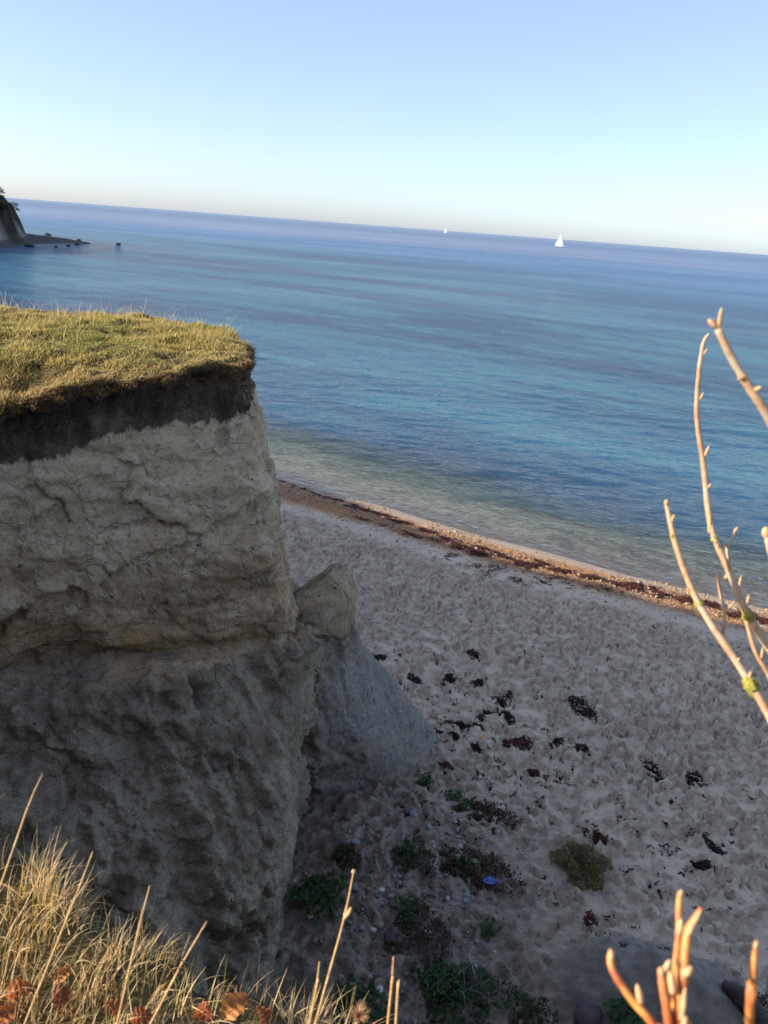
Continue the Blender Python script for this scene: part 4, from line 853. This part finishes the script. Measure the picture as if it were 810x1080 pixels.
branch(sh3, [(797, 994, .64), (795, 1012, .64), (793, 1040, .645), (790, 1085, .66)], [.0032, .0042, .0044, .0050, .006, .007], [(796, 1000, .638, 2, -9, 0, .0042), (794, 1054, .64, 3, -16, 0, .0048)], name='stem', thin=.8, mat=REDBARK, tail=[(.52, .62, 8.85), tuple(root3)])

# ------------------------------------------------------------------ far headland
hx = np.arange(-150, -76, .7); hy = np.arange(148, 246, .7); HX, HY = np.meshgrid(hx, hy, indexing='ij'); hp = xyz(HX, HY).reshape(-1, 3)
out = poly_sd(HX, HY, [(-160, 100), (-96, 148), (-84, 160), (-85.5, 172), (-87.5, 190), (-88, 204), (-82.5, 214), (-84, 219), (-93, 224), (-115, 240), (-160, 250)])+1.2*fbm(hp*.15, 3, 801).reshape(HX.shape)
top = poly_sd(HX, HY, [(-160, 110), (-100, 140), (-88, 160), (-89.5, 176), (-93.2, 190), (-96.5, 204), (-108, 216), (-160, 235)])+1.5*fbm(hp*.13, 3, 805).reshape(HX.shape)
HZ = np.clip(-out*.14, -1.5, .9)+.15*fbm(hp*.6, 3, 809).reshape(HX.shape)*(out < 0)
HZ = HZ+np.clip(8.8*ss(3.4, -3.2, top), 0, 9)+(.9*fbm(hp*.35, 4, 811)+.35*fbm(hp*1.1, 2, 813)).reshape(HX.shape)*ss(4, 0, top)
scrub = ss(-.25, .1, fbm(hp*.16, 2, 815)).ravel()*ss(5, 1, top.ravel())*ss(176, 183, HY.ravel())
t = NT('headland_earth'); p = t.pos(); n = t.noise(p, .5, 5., .6)
c = t.mix(t.rng(n, .35, .65), (.30, .28, .24), (.17, .155, .13)); c = t.mix(t.rng(t.n('ShaderNodeSeparateXYZ', {0: p}).outputs[2], 1.6, .9), c, (.10, .095, .09))
c = t.mix(t.attr('scrub').outputs['Fac'], c, t.mix(t.rng(n, .4, .6), (.022, .024, .017), (.05, .042, .03))); HEAD = t.done(t.pbr(c, .95, t.bump(t.noise(p, 1.5, 5.), .8, .4), .1))
o = mesh('headland', np.stack([HX, HY, HZ], -1).reshape(-1, 3), gridfaces(len(hx), len(hy)), HEAD, True, None, dict(scrub=scrub)); tag(o, kind='structure')
for i, (x, y, h_, lab) in enumerate([(-92.6, 187, 2.4, 'dark tree at the brow of the far headland nearest the sea'), (-92.4, 182, 2.6, 'dark tree standing just inland on the far headland'), (-95.6, 191, 2.6, 'dark tree behind the brow of the far headland')]):
    z = HZ[np.argmin(abs(hx-x)), np.argmin(abs(hy-y))]-.2; r_ = thing('tree', lab, 'tree', (x, y, z), 'trees on the far headland')
    v, f, _ = tube([(x, y, z), (x+.2, y, z+h_*.45), (x+.35, y, z+h_*.8)], [.16, .12, .05], 7, 4); mesh('trunk', v, f, DRIFT, True, r_)
    pt = []
    for k in range(9):
        q = rng.normal(0, 1, 3)*np.array([1.3, 1.3, .7]); pt.append(leaves(170, (x+q[0], y+q[1], z+h_*.45+q[2]*.6), (.9, .9, 1.1), .3, [(.03, .04, .02), (.05, .045, .025), (.025, .03, .018)], .3, True, 60+i*10+k))
    v, f, cc = join(pt); tag(mesh('crown', v, f, LEAF, False, r_, None, cc), kind='stuff')
for i, (x, y, r, lab) in enumerate([(31, 259.5, .75, 'dark rock in the water left below the far headland'), (50, 247.5, .8, 'dark rock on the skyline of the headland spit'), (82.5, 253.5, .55, 'dark rock at the very tip of the headland spit'), (81, 257.5, .4, 'low rock just below the spit tip'), (124, 257.5, .6, 'lone rock in the open water right of the spit'), (72, 259, .35, 'small rock in the water under the spit'), (59, 260, .3, 'tiny rock in the water below the middle of the spit')]):
    g = at(x, y, .15); o = stone_mesh('shore_rock', (r*1.5, r, r*.7), 20+i, SHADEDROCK, ICO2); o.location = g; tag(o, lab, 'rock')

# ------------------------------------------------------------------ sailing boats
WHITE = simple('boat_white', (.82, .82, .80), (.74, .74, .73), 2., .35, .05, .01, .5); SAIL = simple('sail_cloth', (.84, .83, .80), (.76, .75, .73), .6, .7, .2, .05); SPAR = simple('aluminium_spar', (.55, .56, .58), (.45, .46, .48), 3., .35, .05, .005, .5)
def boat(x, y, dist_y, Lh, mast, rz, heel, lab):
    b = aty(x, y, dist_y); b[2] = 0; r_ = thing('sailing_boat', lab, 'sailing boat', b)
    M_ = Matrix.Rotation(rz, 4, 'Z') @ Matrix.Rotation(heel, 4, 'X'); T_ = lambda a: np.array([(M_ @ Vector(q))[:] for q in a])+b
    st = np.linspace(0, 1, 13); V_ = []
    for s in st:
        bw = Lh*.15*math.sin(math.pi*min(.5, (1-s)*.75+.0)+0)*(1 if s < .98 else .1) if s > .3 else Lh*.15*(.72+.28*s/.3); sh_ = .105*Lh+.03*Lh*s*s
        for k in range(9): a = math.pi*k/8; V_.append(((s-.5)*Lh+.03*Lh*s*math.sin(a)*0, -math.cos(a)*bw, sh_-math.sin(a)**.7*(sh_+.035*Lh)))
    f_ = [tuple(q) for q in gridfaces(13, 9).tolist()]+[tuple(range(9)), tuple(range(12*9, 13*9))[::-1]]; mesh('hull', T_(V_), f_, WHITE, True, r_)
    dk = [((s-.5)*Lh, sg*abs(V_[i*9][1])*.97, .105*Lh+.03*Lh*s*s-.01) for i, s in enumerate(st) for sg in (-1, 1)]; mesh('deck', T_(dk), gridfaces(13, 2).astype(np.int32), WHITE, False, r_)
    cb = [(-.22, -.07, .1), (.14, -.05, .1), (.14, .05, .1), (-.22, .07, .1), (-.20, -.055, .165), (.06, -.04, .165), (.06, .04, .165), (-.20, .055, .165)]; mesh('cabin', T_(np.array(cb)*Lh), [(0, 1, 5, 4), (1, 2, 6, 5), (2, 3, 7, 6), (3, 0, 4, 7), (4, 5, 6, 7)], WHITE, False, r_)
    mv = tube(T_([(.08*Lh, 0, .1*Lh), (.08*Lh, 0, .1*Lh+mast)]), [.02*Lh**.6, .012*Lh**.6], 8, 4); mesh('mast', mv[0], mv[1], SPAR, True, r_)
    bv_ = tube(T_([(.08*Lh, 0, .23*Lh), (-.36*Lh, .05*Lh, .23*Lh)]), [.012*Lh, .010*Lh], 8, 3); mesh('boom', bv_[0], bv_[1], SPAR, True, r_)
    def sail(nm, A, B, C_, belly):
        n = 8; P = []
        for i in range(n+1):
            for j in range(n+1):
                u, w_ = i/n, j/n; q = np.array(A)*(1-u)+(np.array(B)*(1-w_)+np.array(C_)*w_)*u; q = q+np.array([0, belly*math.sin(math.pi*u)*math.sin(math.pi*(w_*.8+.1)), 0]); P.append(q)
        P = T_(P); f0 = gridfaces(n+1, n+1); mesh(nm, np.vstack([P, P+np.array([.0, .02, 0])]), np.vstack([f0, f0[:, ::-1]+(n+1)**2]).astype(np.int32), SAIL, True, r_)
    sail('mainsail', (.075*Lh, 0, .1*Lh+mast*.98), (.07*Lh, 0, .25*Lh), (-.35*Lh, .05*Lh, .25*Lh), .05*Lh); sail('jib', (.09*Lh, 0, mast*.78), (.49*Lh, 0, .16*Lh), (.06*Lh, .08*Lh, .18*Lh), .05*Lh)
    kl = [(-.06, 0, -.03), (.1, 0, -.03), (.06, 0, -.18), (-.04, 0, -.18)]; mesh('keel', T_(np.vstack([np.array(kl)*Lh+[0, -.04, 0], np.array(kl)*Lh+[0, .04, 0]])), [(0, 1, 2, 3), (7, 6, 5, 4), (0, 4, 5, 1), (2, 6, 7, 3), (1, 5, 6, 2), (3, 7, 4, 0)], WHITE, False, r_)
boat(590.5, 258, 1180, 13, 16, 2.75, -.12, 'larger white sailing boat on the sea right of centre')
boat(470, 244, 3600, 13, 16, 2.75, -.06, 'tiny distant white sailing boat on the horizon left of the larger one')
